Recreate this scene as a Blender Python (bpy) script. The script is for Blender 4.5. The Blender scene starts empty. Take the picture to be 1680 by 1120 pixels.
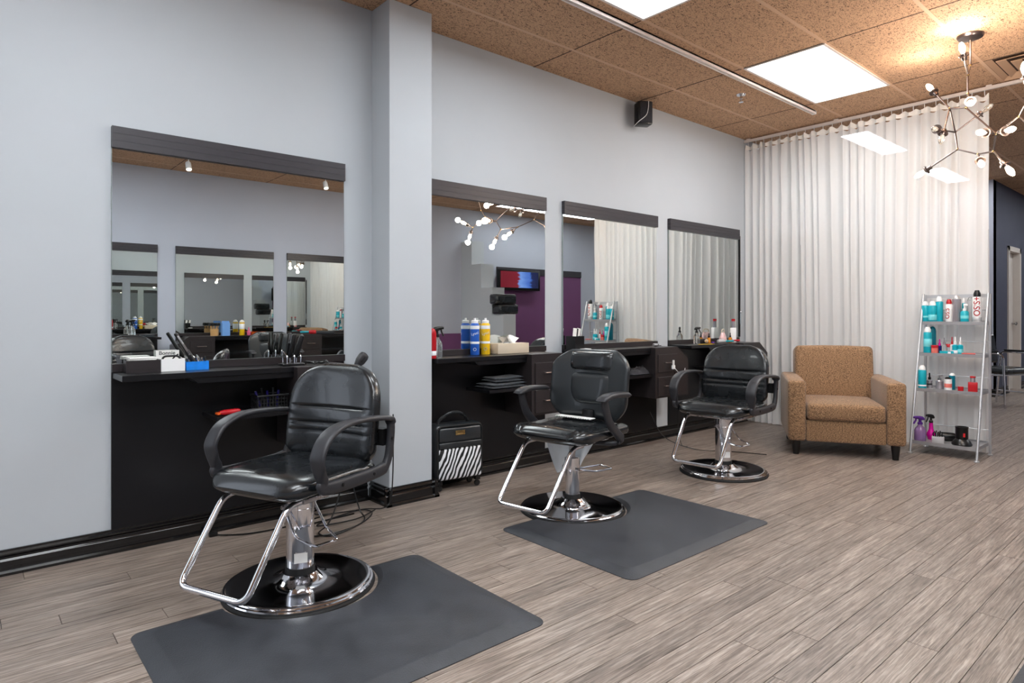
import bpy, bmesh, math, random
from mathutils import Vector, Matrix, Euler, noise
random.seed(7)
PI = math.pi
sc = bpy.context.scene
C = sc.collection

# ------------------------------------------------------------------ camera
FPX, YAW, HOR, CAMZ = 1049.7, math.radians(40.844), 517.1, 1.125
cd = bpy.data.cameras.new('camera'); cam = bpy.data.objects.new('camera', cd); C.objects.link(cam)
cam.location = (0, 0, CAMZ); cam.rotation_euler = (PI/2, 0, -YAW)
cd.sensor_width = 36; cd.lens = FPX/1680*36; cd.shift_y = -(560-HOR)/1680; cd.clip_start = .05
sc.camera = cam
# ------------------------------------------------------------------ world / exposure
w = bpy.data.worlds.new('world'); sc.world = w; w.use_nodes = True
w.node_tree.nodes['Background'].inputs[0].default_value = (.8, .88, 1, 1)
w.node_tree.nodes['Background'].inputs[1].default_value = 2.6
sc.view_settings.view_transform = 'Standard'; sc.view_settings.look = 'None'
sc.view_settings.gamma = 1; sc.view_settings.use_curve_mapping = False
sc.view_settings.exposure = 0.27
PANEL_E, BULB_W = 13.0, 5.0
try:
    sc.cycles.glossy_bounces = 12; sc.cycles.max_bounces = 16; sc.cycles.transparent_max_bounces = 16
except Exception: pass

# ------------------------------------------------------------------ pixel helpers (a pixel gives a direction only)
FW = Vector((math.sin(YAW), math.cos(YAW), 0)); RT = Vector((math.cos(YAW), -math.sin(YAW), 0)); O = Vector((0, 0, CAMZ))
def ray(u, v): return FW + RT*((u-840)/FPX) + Vector((0, 0, (HOR-v)/FPX))
def at(u, v, d): return O + ray(u, v)*d
def ony(u, v, Y): r = ray(u, v); return O + r*(Y/r.y)
def onx(u, v, X): r = ray(u, v); return O + r*(X/r.x)
def onz(u, v, Z): r = ray(u, v); return O + r*((Z-CAMZ)/r.z)
def xat(u, Y): return ony(u, HOR, Y).x
def yat(u, X): return onx(u, HOR, X).y
def proj(p):
    d = Vector(p)-O; z = d.dot(FW)
    return (840+FPX*d.dot(RT)/z, HOR-FPX*d.z/z, z)

# ------------------------------------------------------------------ materials
def lin(c): return tuple(((x/255)/12.92 if x/255 <= .04045 else ((x/255+.055)/1.055)**2.4) for x in c[:3]) + (1,)
MATS = {}
def nodes(m):
    m.use_nodes = True; nt = m.node_tree
    return nt, nt.nodes['Principled BSDF']
def N(nt, t, **k):
    n = nt.nodes.new(t)
    for a, b in k.items(): setattr(n, a, b)
    return n
def mat(name, rgb, rough=.5, metal=0, var=0, vscale=8, bump=0, bscale=60, spec=.5, emit=None, estr=0, trans=0, stretch=None, coat=0, alpha=1, ior=1.45):
    if name in MATS: return MATS[name]
    m = bpy.data.materials.new(name); nt, b = nodes(m); L = nt.links.new
    b.inputs['Base Color'].default_value = lin(rgb); b.inputs['Roughness'].default_value = rough
    b.inputs['Metallic'].default_value = metal; b.inputs['Specular IOR Level'].default_value = spec
    b.inputs['Transmission Weight'].default_value = trans; b.inputs['Coat Weight'].default_value = coat
    b.inputs['Alpha'].default_value = alpha; b.inputs['IOR'].default_value = ior
    if emit: b.inputs['Emission Color'].default_value = lin(emit); b.inputs['Emission Strength'].default_value = estr
    if var or bump:
        tc = N(nt, 'ShaderNodeTexCoord'); mp = N(nt, 'ShaderNodeMapping'); L(tc.outputs['Object'], mp.inputs['Vector'])
        if stretch: mp.inputs['Scale'].default_value = stretch
    if var:
        n = N(nt, 'ShaderNodeTexNoise'); n.inputs['Scale'].default_value = vscale; n.inputs['Detail'].default_value = 6
        L(mp.outputs[0], n.inputs['Vector'])
        r = N(nt, 'ShaderNodeMapRange'); r.inputs['From Min'].default_value = .3; r.inputs['From Max'].default_value = .7
        r.inputs['To Min'].default_value = 1-var; r.inputs['To Max'].default_value = 1+var; L(n.outputs['Fac'], r.inputs['Value'])
        x = N(nt, 'ShaderNodeMix', data_type='RGBA', blend_type='MULTIPLY'); x.inputs['Factor'].default_value = 1
        x.inputs['A'].default_value = lin(rgb); L(r.outputs[0], x.inputs['B']); L(x.outputs['Result'], b.inputs['Base Color'])
        rr = N(nt, 'ShaderNodeMapRange'); rr.inputs['To Min'].default_value = max(0, rough-.06); rr.inputs['To Max'].default_value = min(1, rough+.06)
        L(n.outputs['Fac'], rr.inputs['Value']); L(rr.outputs[0], b.inputs['Roughness'])
    if bump:
        n2 = N(nt, 'ShaderNodeTexNoise'); n2.inputs['Scale'].default_value = bscale; n2.inputs['Detail'].default_value = 4
        L(mp.outputs[0], n2.inputs['Vector'])
        bp = N(nt, 'ShaderNodeBump'); bp.inputs['Strength'].default_value = bump; bp.inputs['Distance'].default_value = .004
        L(n2.outputs['Fac'], bp.inputs['Height']); L(bp.outputs[0], b.inputs['Normal'])
    MATS[name] = m; return m

def wood_floor(name, attr):
    m = bpy.data.materials.new(name); nt, b = nodes(m); L = nt.links.new
    if attr:
        a = N(nt, 'ShaderNodeAttribute', attribute_name='tone'); rnd = a.outputs['Fac']
    else:
        a = N(nt, 'ShaderNodeObjectInfo'); rnd = a.outputs['Random']
    g = N(nt, 'ShaderNodeNewGeometry')
    off = N(nt, 'ShaderNodeVectorMath', operation='SCALE'); off.inputs[0].default_value = (37, 61, 0); L(rnd, off.inputs['Scale'])
    ad = N(nt, 'ShaderNodeVectorMath', operation='ADD'); L(g.outputs['Position'], ad.inputs[0]); L(off.outputs[0], ad.inputs[1])
    mp = N(nt, 'ShaderNodeMapping'); mp.inputs['Scale'].default_value = (1.3, 34, 1); L(ad.outputs[0], mp.inputs['Vector'])
    n = N(nt, 'ShaderNodeTexNoise'); n.inputs['Scale'].default_value = 2.6; n.inputs['Detail'].default_value = 12; n.inputs['Roughness'].default_value = .68; n.inputs['Distortion'].default_value = .9
    L(mp.outputs[0], n.inputs['Vector'])
    mp2 = N(nt, 'ShaderNodeMapping'); mp2.inputs['Scale'].default_value = (2.2, 7, 1); L(ad.outputs[0], mp2.inputs['Vector'])
    n2 = N(nt, 'ShaderNodeTexNoise'); n2.inputs['Scale'].default_value = 1.7; n2.inputs['Detail'].default_value = 4; L(mp2.outputs[0], n2.inputs['Vector'])
    wv = N(nt, 'ShaderNodeTexWave', bands_direction='Y'); wv.inputs['Scale'].default_value = 5; wv.inputs['Distortion'].default_value = 7; wv.inputs['Detail'].default_value = 3; wv.inputs['Detail Scale'].default_value = 1.3
    mp3 = N(nt, 'ShaderNodeMapping'); mp3.inputs['Scale'].default_value = (.7, 4, 1); L(ad.outputs[0], mp3.inputs['Vector']); L(mp3.outputs[0], wv.inputs['Vector'])
    cr = N(nt, 'ShaderNodeValToRGB'); e = cr.color_ramp.elements
    e[0].position = .28; e[0].color = lin((70, 60, 54)); e[1].position = .72; e[1].color = lin((182, 169, 159))
    k = cr.color_ramp.elements.new(.5); k.color = lin((141, 127, 117))
    L(n.outputs['Fac'], cr.inputs[0])
    def mul(a, val, lo, hi, f0=.3, f1=.7):
        r = N(nt, 'ShaderNodeMapRange'); r.inputs['From Min'].default_value = f0; r.inputs['From Max'].default_value = f1
        r.inputs['To Min'].default_value = lo; r.inputs['To Max'].default_value = hi; L(val, r.inputs['Value'])
        x = N(nt, 'ShaderNodeMix', data_type='RGBA', blend_type='MULTIPLY'); x.inputs['Factor'].default_value = 1
        L(a, x.inputs['A']); L(r.outputs[0], x.inputs['B']); return x.outputs['Result']
    mp4 = N(nt, 'ShaderNodeMapping'); mp4.inputs['Scale'].default_value = (7, 150, 1); L(ad.outputs[0], mp4.inputs['Vector'])
    n4 = N(nt, 'ShaderNodeTexNoise'); n4.inputs['Scale'].default_value = 2; n4.inputs['Detail'].default_value = 3; n4.inputs['Distortion'].default_value = .5; L(mp4.outputs[0], n4.inputs['Vector'])
    c = mul(cr.outputs[0], n2.outputs['Fac'], .78, 1.1)
    c = mul(c, n4.outputs['Fac'], .74, 1.1, .36, .56)
    c = mul(c, wv.outputs['Fac'], .9, 1.05, 0, 1)
    c = mul(c, rnd, .86, 1.1, 0, 1)
    L(c, b.inputs['Base Color']); b.inputs['Roughness'].default_value = .38; b.inputs['Specular IOR Level'].default_value = .4
    bp = N(nt, 'ShaderNodeBump'); bp.inputs['Strength'].default_value = .12; bp.inputs['Distance'].default_value = .003
    L(n.outputs['Fac'], bp.inputs['Height']); L(bp.outputs[0], b.inputs['Normal'])
    return m

def tile_mat():
    m = bpy.data.materials.new('ceiling_tile_fissured'); nt, b = nodes(m); L = nt.links.new
    g = N(nt, 'ShaderNodeNewGeometry'); mp = N(nt, 'ShaderNodeMapping'); mp.inputs['Scale'].default_value = (44, 80, 1); mp.inputs['Rotation'].default_value = (0, 0, .15)
    L(g.outputs['Position'], mp.inputs['Vector'])
    n = N(nt, 'ShaderNodeTexNoise'); n.inputs['Scale'].default_value = 1.5; n.inputs['Detail'].default_value = 3; n.inputs['Distortion'].default_value = 1.6; L(mp.outputs[0], n.inputs['Vector'])
    cr = N(nt, 'ShaderNodeValToRGB'); e = cr.color_ramp.elements
    e[0].position = .37; e[0].color = lin((66, 44, 31)); e[1].position = .47; e[1].color = lin((204, 164, 130)); L(n.outputs['Fac'], cr.inputs[0])
    L(cr.outputs[0], b.inputs['Base Color']); b.inputs['Roughness'].default_value = .9
    bp = N(nt, 'ShaderNodeBump'); bp.inputs['Strength'].default_value = .6; bp.inputs['Distance'].default_value = .004
    L(cr.outputs[0], bp.inputs['Height']); L(bp.outputs[0], b.inputs['Normal'])
    return m

def curtain_mat():
    m = bpy.data.materials.new('sheer_curtain'); m.use_nodes = True; nt = m.node_tree; L = nt.links.new
    nt.nodes.clear(); out = N(nt, 'ShaderNodeOutputMaterial')
    d = N(nt, 'ShaderNodeBsdfDiffuse'); d.inputs[0].default_value = (.9, .89, .875, 1)
    t = N(nt, 'ShaderNodeBsdfTranslucent'); t.inputs[0].default_value = (.9, .89, .875, 1)
    tr = N(nt, 'ShaderNodeBsdfTransparent')
    m1 = N(nt, 'ShaderNodeMixShader'); m1.inputs[0].default_value = .3; L(d.outputs[0], m1.inputs[1]); L(t.outputs[0], m1.inputs[2])
    m2 = N(nt, 'ShaderNodeMixShader'); m2.inputs[0].default_value = .18; L(m1.outputs[0], m2.inputs[1]); L(tr.outputs[0], m2.inputs[2])
    L(m2.outputs[0], out.inputs[0]); return m

def pane_mat():
    m = bpy.data.materials.new('window_glass'); m.use_nodes = True; nt = m.node_tree; L = nt.links.new
    nt.nodes.clear(); out = N(nt, 'ShaderNodeOutputMaterial'); tr = N(nt, 'ShaderNodeBsdfTransparent'); gl = N(nt, 'ShaderNodeBsdfGlossy'); gl.inputs['Roughness'].default_value = .01
    mx = N(nt, 'ShaderNodeMixShader'); mx.inputs[0].default_value = .06; L(tr.outputs[0], mx.inputs[1]); L(gl.outputs[0], mx.inputs[2]); L(mx.outputs[0], out.inputs[0]); return m

def zebra_mat():
    m = bpy.data.materials.new('zebra_print'); nt, b = nodes(m); L = nt.links.new
    tc = N(nt, 'ShaderNodeTexCoord'); mp = N(nt, 'ShaderNodeMapping'); mp.inputs['Rotation'].default_value = (0, math.radians(-38), 0); mp.inputs['Scale'].default_value = (1, 1, .55)
    L(tc.outputs['Object'], mp.inputs['Vector'])
    wv = N(nt, 'ShaderNodeTexWave', bands_direction='X'); wv.inputs['Scale'].default_value = 13; wv.inputs['Distortion'].default_value = 7; wv.inputs['Detail'].default_value = 2; wv.inputs['Detail Scale'].default_value = .7
    L(mp.outputs[0], wv.inputs['Vector'])
    cr = N(nt, 'ShaderNodeValToRGB'); cr.color_ramp.interpolation = 'CONSTANT'; e = cr.color_ramp.elements
    e[0].color = lin((12, 12, 14)); e[1].position = .5; e[1].color = lin((232, 232, 236)); L(wv.outputs['Fac'], cr.inputs[0])
    L(cr.outputs[0], b.inputs['Base Color']); b.inputs['Roughness'].default_value = .7; return m

def fabric_mat(name, a, c):
    m = bpy.data.materials.new(name); nt, b = nodes(m); L = nt.links.new
    tc = N(nt, 'ShaderNodeTexCoord'); mp = N(nt, 'ShaderNodeMapping'); mp.inputs['Scale'].default_value = (1, 1, 2.2); L(tc.outputs['Object'], mp.inputs['Vector'])
    n = N(nt, 'ShaderNodeTexNoise'); n.inputs['Scale'].default_value = 105; n.inputs['Detail'].default_value = 3; L(mp.outputs[0], n.inputs['Vector'])
    cr = N(nt, 'ShaderNodeValToRGB'); e = cr.color_ramp.elements; e[0].position = .36; e[0].color = lin(a); e[1].position = .62; e[1].color = lin(c); L(n.outputs['Fac'], cr.inputs[0])
    L(cr.outputs[0], b.inputs['Base Color']); b.inputs['Roughness'].default_value = .92
    b.inputs['Sheen Weight'].default_value = .2
    bp = N(nt, 'ShaderNodeBump'); bp.inputs['Strength'].default_value = .5; bp.inputs['Distance'].default_value = .002; L(n.outputs['Fac'], bp.inputs['Height']); L(bp.outputs[0], b.inputs['Normal'])
    return m

def tv_mat():
    m = bpy.data.materials.new('tv_picture'); nt, b = nodes(m); L = nt.links.new
    tc = N(nt, 'ShaderNodeTexCoord'); sp = N(nt, 'ShaderNodeSeparateXYZ'); L(tc.outputs['Generated'], sp.inputs[0])
    n = N(nt, 'ShaderNodeTexNoise'); n.inputs['Scale'].default_value = 5; L(tc.outputs['Generated'], n.inputs['Vector'])
    a = N(nt, 'ShaderNodeMath', operation='MULTIPLY_ADD'); a.inputs[1].default_value = .25; L(n.outputs['Fac'], a.inputs[0]); L(sp.outputs['X'], a.inputs[2])
    cr = N(nt, 'ShaderNodeValToRGB'); e = cr.color_ramp.elements
    e[0].position = 0; e[0].color = lin((20, 22, 40)); e[1].position = 1; e[1].color = lin((120, 25, 40))
    for p, c in ((.3, (30, 40, 90)), (.36, (70, 110, 200)), (.62, (120, 160, 235)), (.68, (130, 30, 45))):
        k = cr.color_ramp.elements.new(p); k.color = lin(c)
    L(a.outputs[0], cr.inputs[0]); L(cr.outputs[0], b.inputs['Emission Color']); b.inputs['Emission Strength'].default_value = .9
    b.inputs['Base Color'].default_value = (.01, .01, .01, 1); b.inputs['Roughness'].default_value = .15; return m

M = dict(pane=pane_mat(),
 wall=mat('wall_paint_grey', (186, 191, 196), .75, var=.015, vscale=3, bump=.03, bscale=200, spec=.25),
 wallcool=mat('wall_paint_blue_grey', (184, 188, 200), .7, var=.015, vscale=3, spec=.25),
 navy=mat('wall_paint_navy', (62, 64, 80), .7, var=.03, vscale=4),
 purple=mat('purple_paint', (112, 66, 108), .6, var=.04, vscale=5),
 tile=tile_mat(), runner=mat('ceiling_runner_tan', (208, 172, 142), .7, var=.02), ceilback=mat('ceiling_void', (60, 40, 30), .9, var=.02),
 plank=wood_floor('floor_plank_oak', False), plankstuff=wood_floor('floor_plank_oak_far', True), sub=mat('subfloor_dark', (38, 30, 26), .9, var=.05),
 black=mat('black_laminate', (17, 17, 20), .3, var=.05, vscale=3, bump=.03, bscale=200, spec=.45),
 brownblack=mat('espresso_laminate', (44, 39, 40), .32, var=.1, vscale=6, stretch=(1, 1, 14)),
 header=mat('dark_grey_laminate', (52, 49, 54), .35, var=.12, vscale=9, stretch=(1.2, 1, 22)),
 gloss=mat('black_gloss_paint', (16, 15, 16), .14, var=.1, vscale=10, coat=.4),
 leather=mat('black_leather', (17, 20, 23), .27, var=.12, vscale=7, bump=.035, bscale=330, spec=.75, coat=.25),
 leather2=mat('black_leather_soft', (30, 34, 37), .34, var=.1, vscale=7, bump=.05, bscale=330, spec=.75, coat=.25),
 blackplastic=mat('black_textured_plastic', (44, 44, 48), .42, var=.06, vscale=20, bump=.12, bscale=500),
 plastic=mat('black_plastic', (14, 14, 15), .3, var=.1, vscale=20),
 rubber=mat('black_rubber', (22, 22, 22), .6, var=.1),
 mat=mat('mat_rubber', (54, 56, 61), .46, var=.22, vscale=11, bump=.3, bscale=240),
 chrome=mat('chrome', (222, 222, 226), .09, 1, var=.03, vscale=6), steel=mat('brushed_steel', (170, 168, 170), .28, 1, var=.08, vscale=30),
 nickel=mat('dark_nickel', (120, 108, 104), .3, 1, var=.06), brass=mat('brass', (190, 160, 105), .25, 1, var=.05),
 tee=mat('dark_brown_tee', (54, 37, 27), .8, var=.05), traygrey=mat('grey_enamel', (158, 158, 161), .35, .4, var=.05, vscale=20), silverpaint=mat('silver_paint', (196, 197, 200), .33, .65, var=.04, vscale=12),
 white=mat('white_plastic', (236, 236, 236), .4, var=.02), paper=mat('white_paper', (235, 234, 230), .8, var=.03),
 rail=mat('white_rail', (226, 216, 210), .4, var=.02), cream=mat('beige_card', (206, 192, 170), .7, var=.03),
 diffuser=mat('light_diffuser', (255, 255, 255), .5, emit=(246, 251, 255), estr=PANEL_E),
 bulb=mat('lit_bulb', (255, 240, 220), .4, emit=(255, 224, 190), estr=22), bulboff=mat('clear_bulb', (235, 230, 220), .08, trans=.8, var=.02),
 spot=mat('lit_spot', (255, 250, 240), .4, emit=(255, 240, 215), estr=8),
 curtain=curtain_mat(), hem=mat('curtain_tape', (238, 235, 230), .85, var=.03, bump=.2, bscale=300),
 zebra=zebra_mat(), sofa=fabric_mat('tan_tweed', (84, 60, 38), (166, 130, 96)), towel=fabric_mat('dark_towel', (22, 26, 30), (52, 60, 68)), darkcloth=fabric_mat('black_cloth', (20, 20, 24), (48, 47, 54)),
 darkwood=mat('black_stained_wood', (20, 17, 16), .4, var=.1, stretch=(1, 1, .2)),
 teal=mat('teal_can', (20, 166, 184), .3, var=.04), tealdark=mat('teal_dark_can', (8, 118, 138), .3, var=.04), teallight=mat('pale_teal_print', (120, 214, 222), .4, var=.02),
 red=mat('red_plastic', (184, 24, 34), .3, var=.05), redprint=mat('red_print', (196, 24, 30), .5, var=.03), salmon=mat('salmon_print', (226, 120, 110), .5, var=.03),
 magenta=mat('magenta_plastic', (196, 10, 140), .25, var=.04), violet=mat('violet_plastic', (84, 40, 130), .25, var=.04), violetclear=mat('violet_clear', (176, 140, 196), .1, trans=.55, var=.04),
 blue=mat('blue_can', (36, 92, 186), .3, var=.05), bluebright=mat('bright_blue_card', (22, 128, 226), .4, var=.15, vscale=30), bluepale=mat('pale_blue_card', (112, 160, 220), .5, var=.05), navycap=mat('navy_plastic', (30, 24, 96), .3, var=.04),
 yellow=mat('yellow_can', (238, 190, 28), .35, var=.05), orange=mat('orange_plastic', (226, 92, 30), .35, var=.05), amber=mat('amber_bottle', (214, 140, 50), .2, var=.05), pink=mat('pink_plastic', (230, 110, 150), .35, var=.05),
 silvercan=mat('silver_can', (176, 172, 178), .25, .6, var=.04), greycan=mat('grey_can', (190, 190, 192), .3, .3, var=.04),
 clear=mat('clear_plastic', (238, 242, 242), .06, trans=.9, var=.02, ior=1.3), darkprint=mat('dark_print', (30, 30, 34), .6, var=.03), whiteprint=mat('white_print', (240, 242, 245), .6, var=.02),
 mirror=mat('mirror_silver', (226, 230, 228), .0, 1, var=.003, vscale=2), mirroredge=mat('mirror_edge', (150, 160, 158), .2, .3, var=.02),
 jamb=mat('beige_jamb_paint', (196, 188, 180), .5, var=.03), bag=mat('white_polythene', (214, 222, 228), .3, var=.05, bump=.4, bscale=25),
 tv=tv_mat(), wicker=mat('black_basket', (24, 24, 26), .45, var=.1), wood=mat('pale_wood', (206, 160, 104), .5, var=.12, stretch=(1, 1, .2)),
)
M['mirror'].node_tree.nodes['Principled BSDF'].inputs['Roughness'].default_value = 0
for l in list(M['mirror'].node_tree.links):
    if l.to_socket.name == 'Roughness': M['mirror'].node_tree.links.remove(l)

# ------------------------------------------------------------------ mesh helpers
class MB:
    def __init__(s): s.b = bmesh.new()
    def box(s, x0, x1, y0, y1, z0, z1, bev=0, seg=2, mtx=None):
        r = bmesh.ops.create_cube(s.b, size=1)
        vs = r['verts']
        bmesh.ops.scale(s.b, vec=(x1-x0, y1-y0, z1-z0), verts=vs)
        bmesh.ops.translate(s.b, vec=((x0+x1)/2, (y0+y1)/2, (z0+z1)/2), verts=vs)
        if bev:
            es = list({e for v in vs for e in v.link_edges})
            r = bmesh.ops.bevel(s.b, geom=es, offset=bev, segments=seg, affect='EDGES', profile=.5)
            vs = list({v for f in r['faces'] for v in f.verts} | {v for v in vs if v.is_valid})
        if mtx: bmesh.ops.transform(s.b, matrix=mtx, verts=vs)
        return s
    def loft(s, rings, caps=True, closed=True):
        R = [[s.b.verts.new(p) for p in r] for r in rings]; n = len(R[0])
        for a, c in zip(R, R[1:]):
            for i in range(n if closed else n-1):
                j = (i+1) % n
                try: s.b.faces.new((a[i], a[j], c[j], c[i]))
                except ValueError: pass
        if caps and closed:
            for r in (R[0][::-1], R[-1]):
                try: s.b.faces.new(r)
                except ValueError: pass
        return s
    def lathe(s, prof, n=24, org=(0, 0, 0), mtx=None, caps=True):
        rings = []
        for r, z in prof:
            rings.append([Vector((max(r, 1e-4)*math.cos(2*PI*i/n), max(r, 1e-4)*math.sin(2*PI*i/n), z)) for i in range(n)])
        T = Matrix.Translation(org) @ (mtx or Matrix())
        return s.loft([[T @ p for p in r] for r in rings], caps)
    def tube(s, path, r, n=10, closed=False, sec=None):
        """sweep along path; r number or list; sec(i) -> list of (a,b) offsets along (normal, binormal)"""
        P = [Vector(p) for p in path]; m = len(P)
        T = []
        for i in range(m):
            a = P[i-1] if (i or closed) else P[i]; c = P[(i+1) % m] if (i < m-1 or closed) else P[i]
            t = c-a; T.append(t.normalized() if t.length > 1e-9 else Vector((0, 0, 1)))
        up = Vector((0, 0, 1)) if abs(T[0].z) < .9 else Vector((0, 1, 0))
        nrm = (up - T[0]*up.dot(T[0])).normalized(); rings = []
        for i in range(m):
            nrm = (nrm - T[i]*nrm.dot(T[i])).normalized(); bn = T[i].cross(nrm)
            rr = r[i] if isinstance(r, (list, tuple)) else r
            rings.append([P[i]+nrm*(rr*math.cos(2*PI*k/n))+bn*(rr*math.sin(2*PI*k/n)) for k in range(n)])
        if closed: rings.append(rings[0][:]); return s.loft(rings, False)
        return s.loft(rings)
    def cyl(s, p0, p1, r0, r1=None, n=16): return s.tube([p0, p1], [r0, r0 if r1 is None else r1], n)
    def quad(s, pts): s.b.faces.new([s.b.verts.new(p) for p in pts]); return s
    def prism(s, poly, y0, y1):
        """poly in x,z extruded along y"""
        return s.loft([[Vector((x, y0, z)) for x, z in poly], [Vector((x, y1, z)) for x, z in poly]])
    def mesh(s, name, m, ang=35):
        bmesh.ops.remove_doubles(s.b, verts=s.b.verts, dist=1e-6)
        bmesh.ops.recalc_face_normals(s.b, faces=s.b.faces)
        me = bpy.data.meshes.new(name); s.b.to_mesh(me); s.b.free()
        if m: me.materials.append(m)
        if ang:
            for p in me.polygons: p.use_smooth = True
            me.set_sharp_from_angle(angle=math.radians(ang))
        return me
    def build(s, name, m, parent=None, ang=35):
        return put(name, s.mesh(name, m, ang), parent)
def put(name, me, parent=None, loc=None, rot=None):
    o = bpy.data.objects.new(name, me); C.objects.link(o)
    if parent: o.parent = parent
    if loc: o.location = loc
    if rot: o.rotation_euler = rot
    return o
def tag(o, label, cat, group=None):
    o['label'] = label; o['category'] = cat
    if group: o['group'] = group
    return o
def thing(name, label, cat, loc=(0, 0, 0), rz=0, group=None):
    o = bpy.data.objects.new(name, None); C.objects.link(o); o.empty_display_size = .1
    o.location = loc; o.rotation_euler = (0, 0, rz); return tag(o, label, cat, group)
def struct(o): o['kind'] = 'structure'; return o
def copy_tree(o, parent=None):
    c = o.copy(); C.objects.link(c)
    if parent: c.parent = parent
    for ch in list(o.children): copy_tree(ch, c)
    return c
def fillet(pts, r, n=6, closed=False):
    P = [Vector(p) for p in pts]; out = []; m = len(P)
    for i in range(m):
        if not closed and i in (0, m-1): out.append(P[i]); continue
        a, b, c = P[i-1], P[i], P[(i+1) % m]
        d1, d2 = (a-b), (c-b); k = min(r, d1.length*.49, d2.length*.49)
        p0, p1 = b+d1.normalized()*k, b+d2.normalized()*k
        for j in range(n+1):
            t = j/n; out.append(p0*(1-t)**2+b*2*t*(1-t)+p1*t*t)
    return out
def spline(pts, n=8, closed=False):
    P = [Vector(p) for p in pts]; m = len(P); out = []
    for i in range(m if closed else m-1):
        if closed: p0, p1, p2, p3 = P[i-1], P[i], P[(i+1) % m], P[(i+2) % m]
        else: p0, p1, p2, p3 = P[max(i-1, 0)], P[i], P[i+1], P[min(i+2, m-1)]
        for j in range(n):
            t = j/n; out.append(.5*((2*p1)+(p2-p0)*t+(2*p0-5*p1+4*p2-p3)*t*t+(3*p1-p0-3*p2+p3)*t**3))
    if not closed: out.append(P[-1])
    return out
def sring(w, d, p=4, n=40):
    """superellipse ring"""
    o = []
    for i in range(n):
        t = 2*PI*i/n; c, s_ = math.cos(t), math.sin(t)
        o.append((w*math.copysign(abs(c)**(2/p), c), d*math.copysign(abs(s_)**(2/p), s_)))
    return o
def text(name, body, size, m, parent, mtx, wrap=None, depth=.0004):
    cu = bpy.data.curves.new(name, 'FONT'); cu.body = body; cu.size = size; cu.align_x = 'CENTER'; cu.align_y = 'CENTER'; cu.extrude = depth; cu.offset = size*.012
    o = bpy.data.objects.new(name, cu); C.objects.link(o)
    me = bpy.data.meshes.new_from_object(o.evaluated_get(bpy.context.evaluated_depsgraph_get()))
    bpy.data.objects.remove(o); bpy.data.curves.remove(cu)
    me.name = name
    for v in me.vertices:
        p = mtx @ v.co
        v.co = p
    if wrap:   # wrap = radius: local (x = along circumference, y = radial offset, z = up)
        for v in me.vertices:
            a = v.co.x/wrap; rr = wrap+.0006+abs(v.co.y)
            v.co = (rr*math.sin(a), -rr*math.cos(a), v.co.z)
    me.materials.clear(); me.materials.append(m)
    return put(name, me, parent)
RX90 = Matrix.Rotation(PI/2, 4, 'X')

YW, YO = 3.55, -2.05          # mirror wall and opposite wall
CZ = 3.0
# ================================================================== STRUCTURE
X0, X1 = -3.4, 16.0
fl = struct(MB().box(X0, X1, YO-.2, YW+.2, -.10, -.012).build('floor', M['sub'], ang=0)); fl['label'] = 'grey-brown wood plank floor of the salon'
PW, PL = .0977, 1.22
cand = []
nrow = int((YW-YO)/PW)+1
for r in range(nrow):
    y0 = YO+r*PW; off = random.random()*PL
    x = X0-off
    while x < X1:
        a, b_ = max(x, X0), min(x+PL, X1)
        y1 = min(y0+PW, YW)
        if b_-a > .05:
            ar = 0
            for (px, py) in ((a+.1*(b_-a), (y0+y1)/2), ((a+b_)/2, (y0+y1)/2), (b_-.1*(b_-a), (y0+y1)/2)):
                u, v, z = proj((px, py, 0))
                if z > .3 and -40 < u < 1720 and v < 1160: ar += (b_-a)*(y1-y0)*FPX*FPX*CAMZ/z**3/3
            cand.append((ar, a, b_, y0, y1))
        x += PL
cand.sort(reverse=True)
G = .0012
pm = MB().box(-.5, .5, -.5, .5, -.011, 0).mesh('plank', M['plank'], 0)
for ar, a, b_, y0, y1 in cand[:300]:
    o = put('plank', pm, fl, ((a+b_)/2, (y0+y1)/2, 0)); o.scale = (b_-a-2*G, y1-y0-2*G, 1)
vs, fs, tn = [], [], []
for ar, a, b_, y0, y1 in cand[300:]:
    k = len(vs); t = random.random()
    for z in (-.011, 0):
        vs += [(a+G, y0+G, z), (b_-G, y0+G, z), (b_-G, y1-G, z), (a+G, y1-G, z)]
    for f in ((4, 5, 6, 7), (0, 1, 5, 4), (1, 2, 6, 5), (2, 3, 7, 6), (3, 0, 4, 7)): fs.append([k+i for i in f]); tn.append(t)
me = bpy.data.meshes.new('remaining_planks'); me.from_pydata(vs, [], fs); me.materials.append(M['plankstuff'])
at_ = me.attributes.new('tone', 'FLOAT', 'FACE'); at_.data.foreach_set('value', tn)
o = put('remaining_planks', me, fl); o['kind'] = 'stuff'

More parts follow.
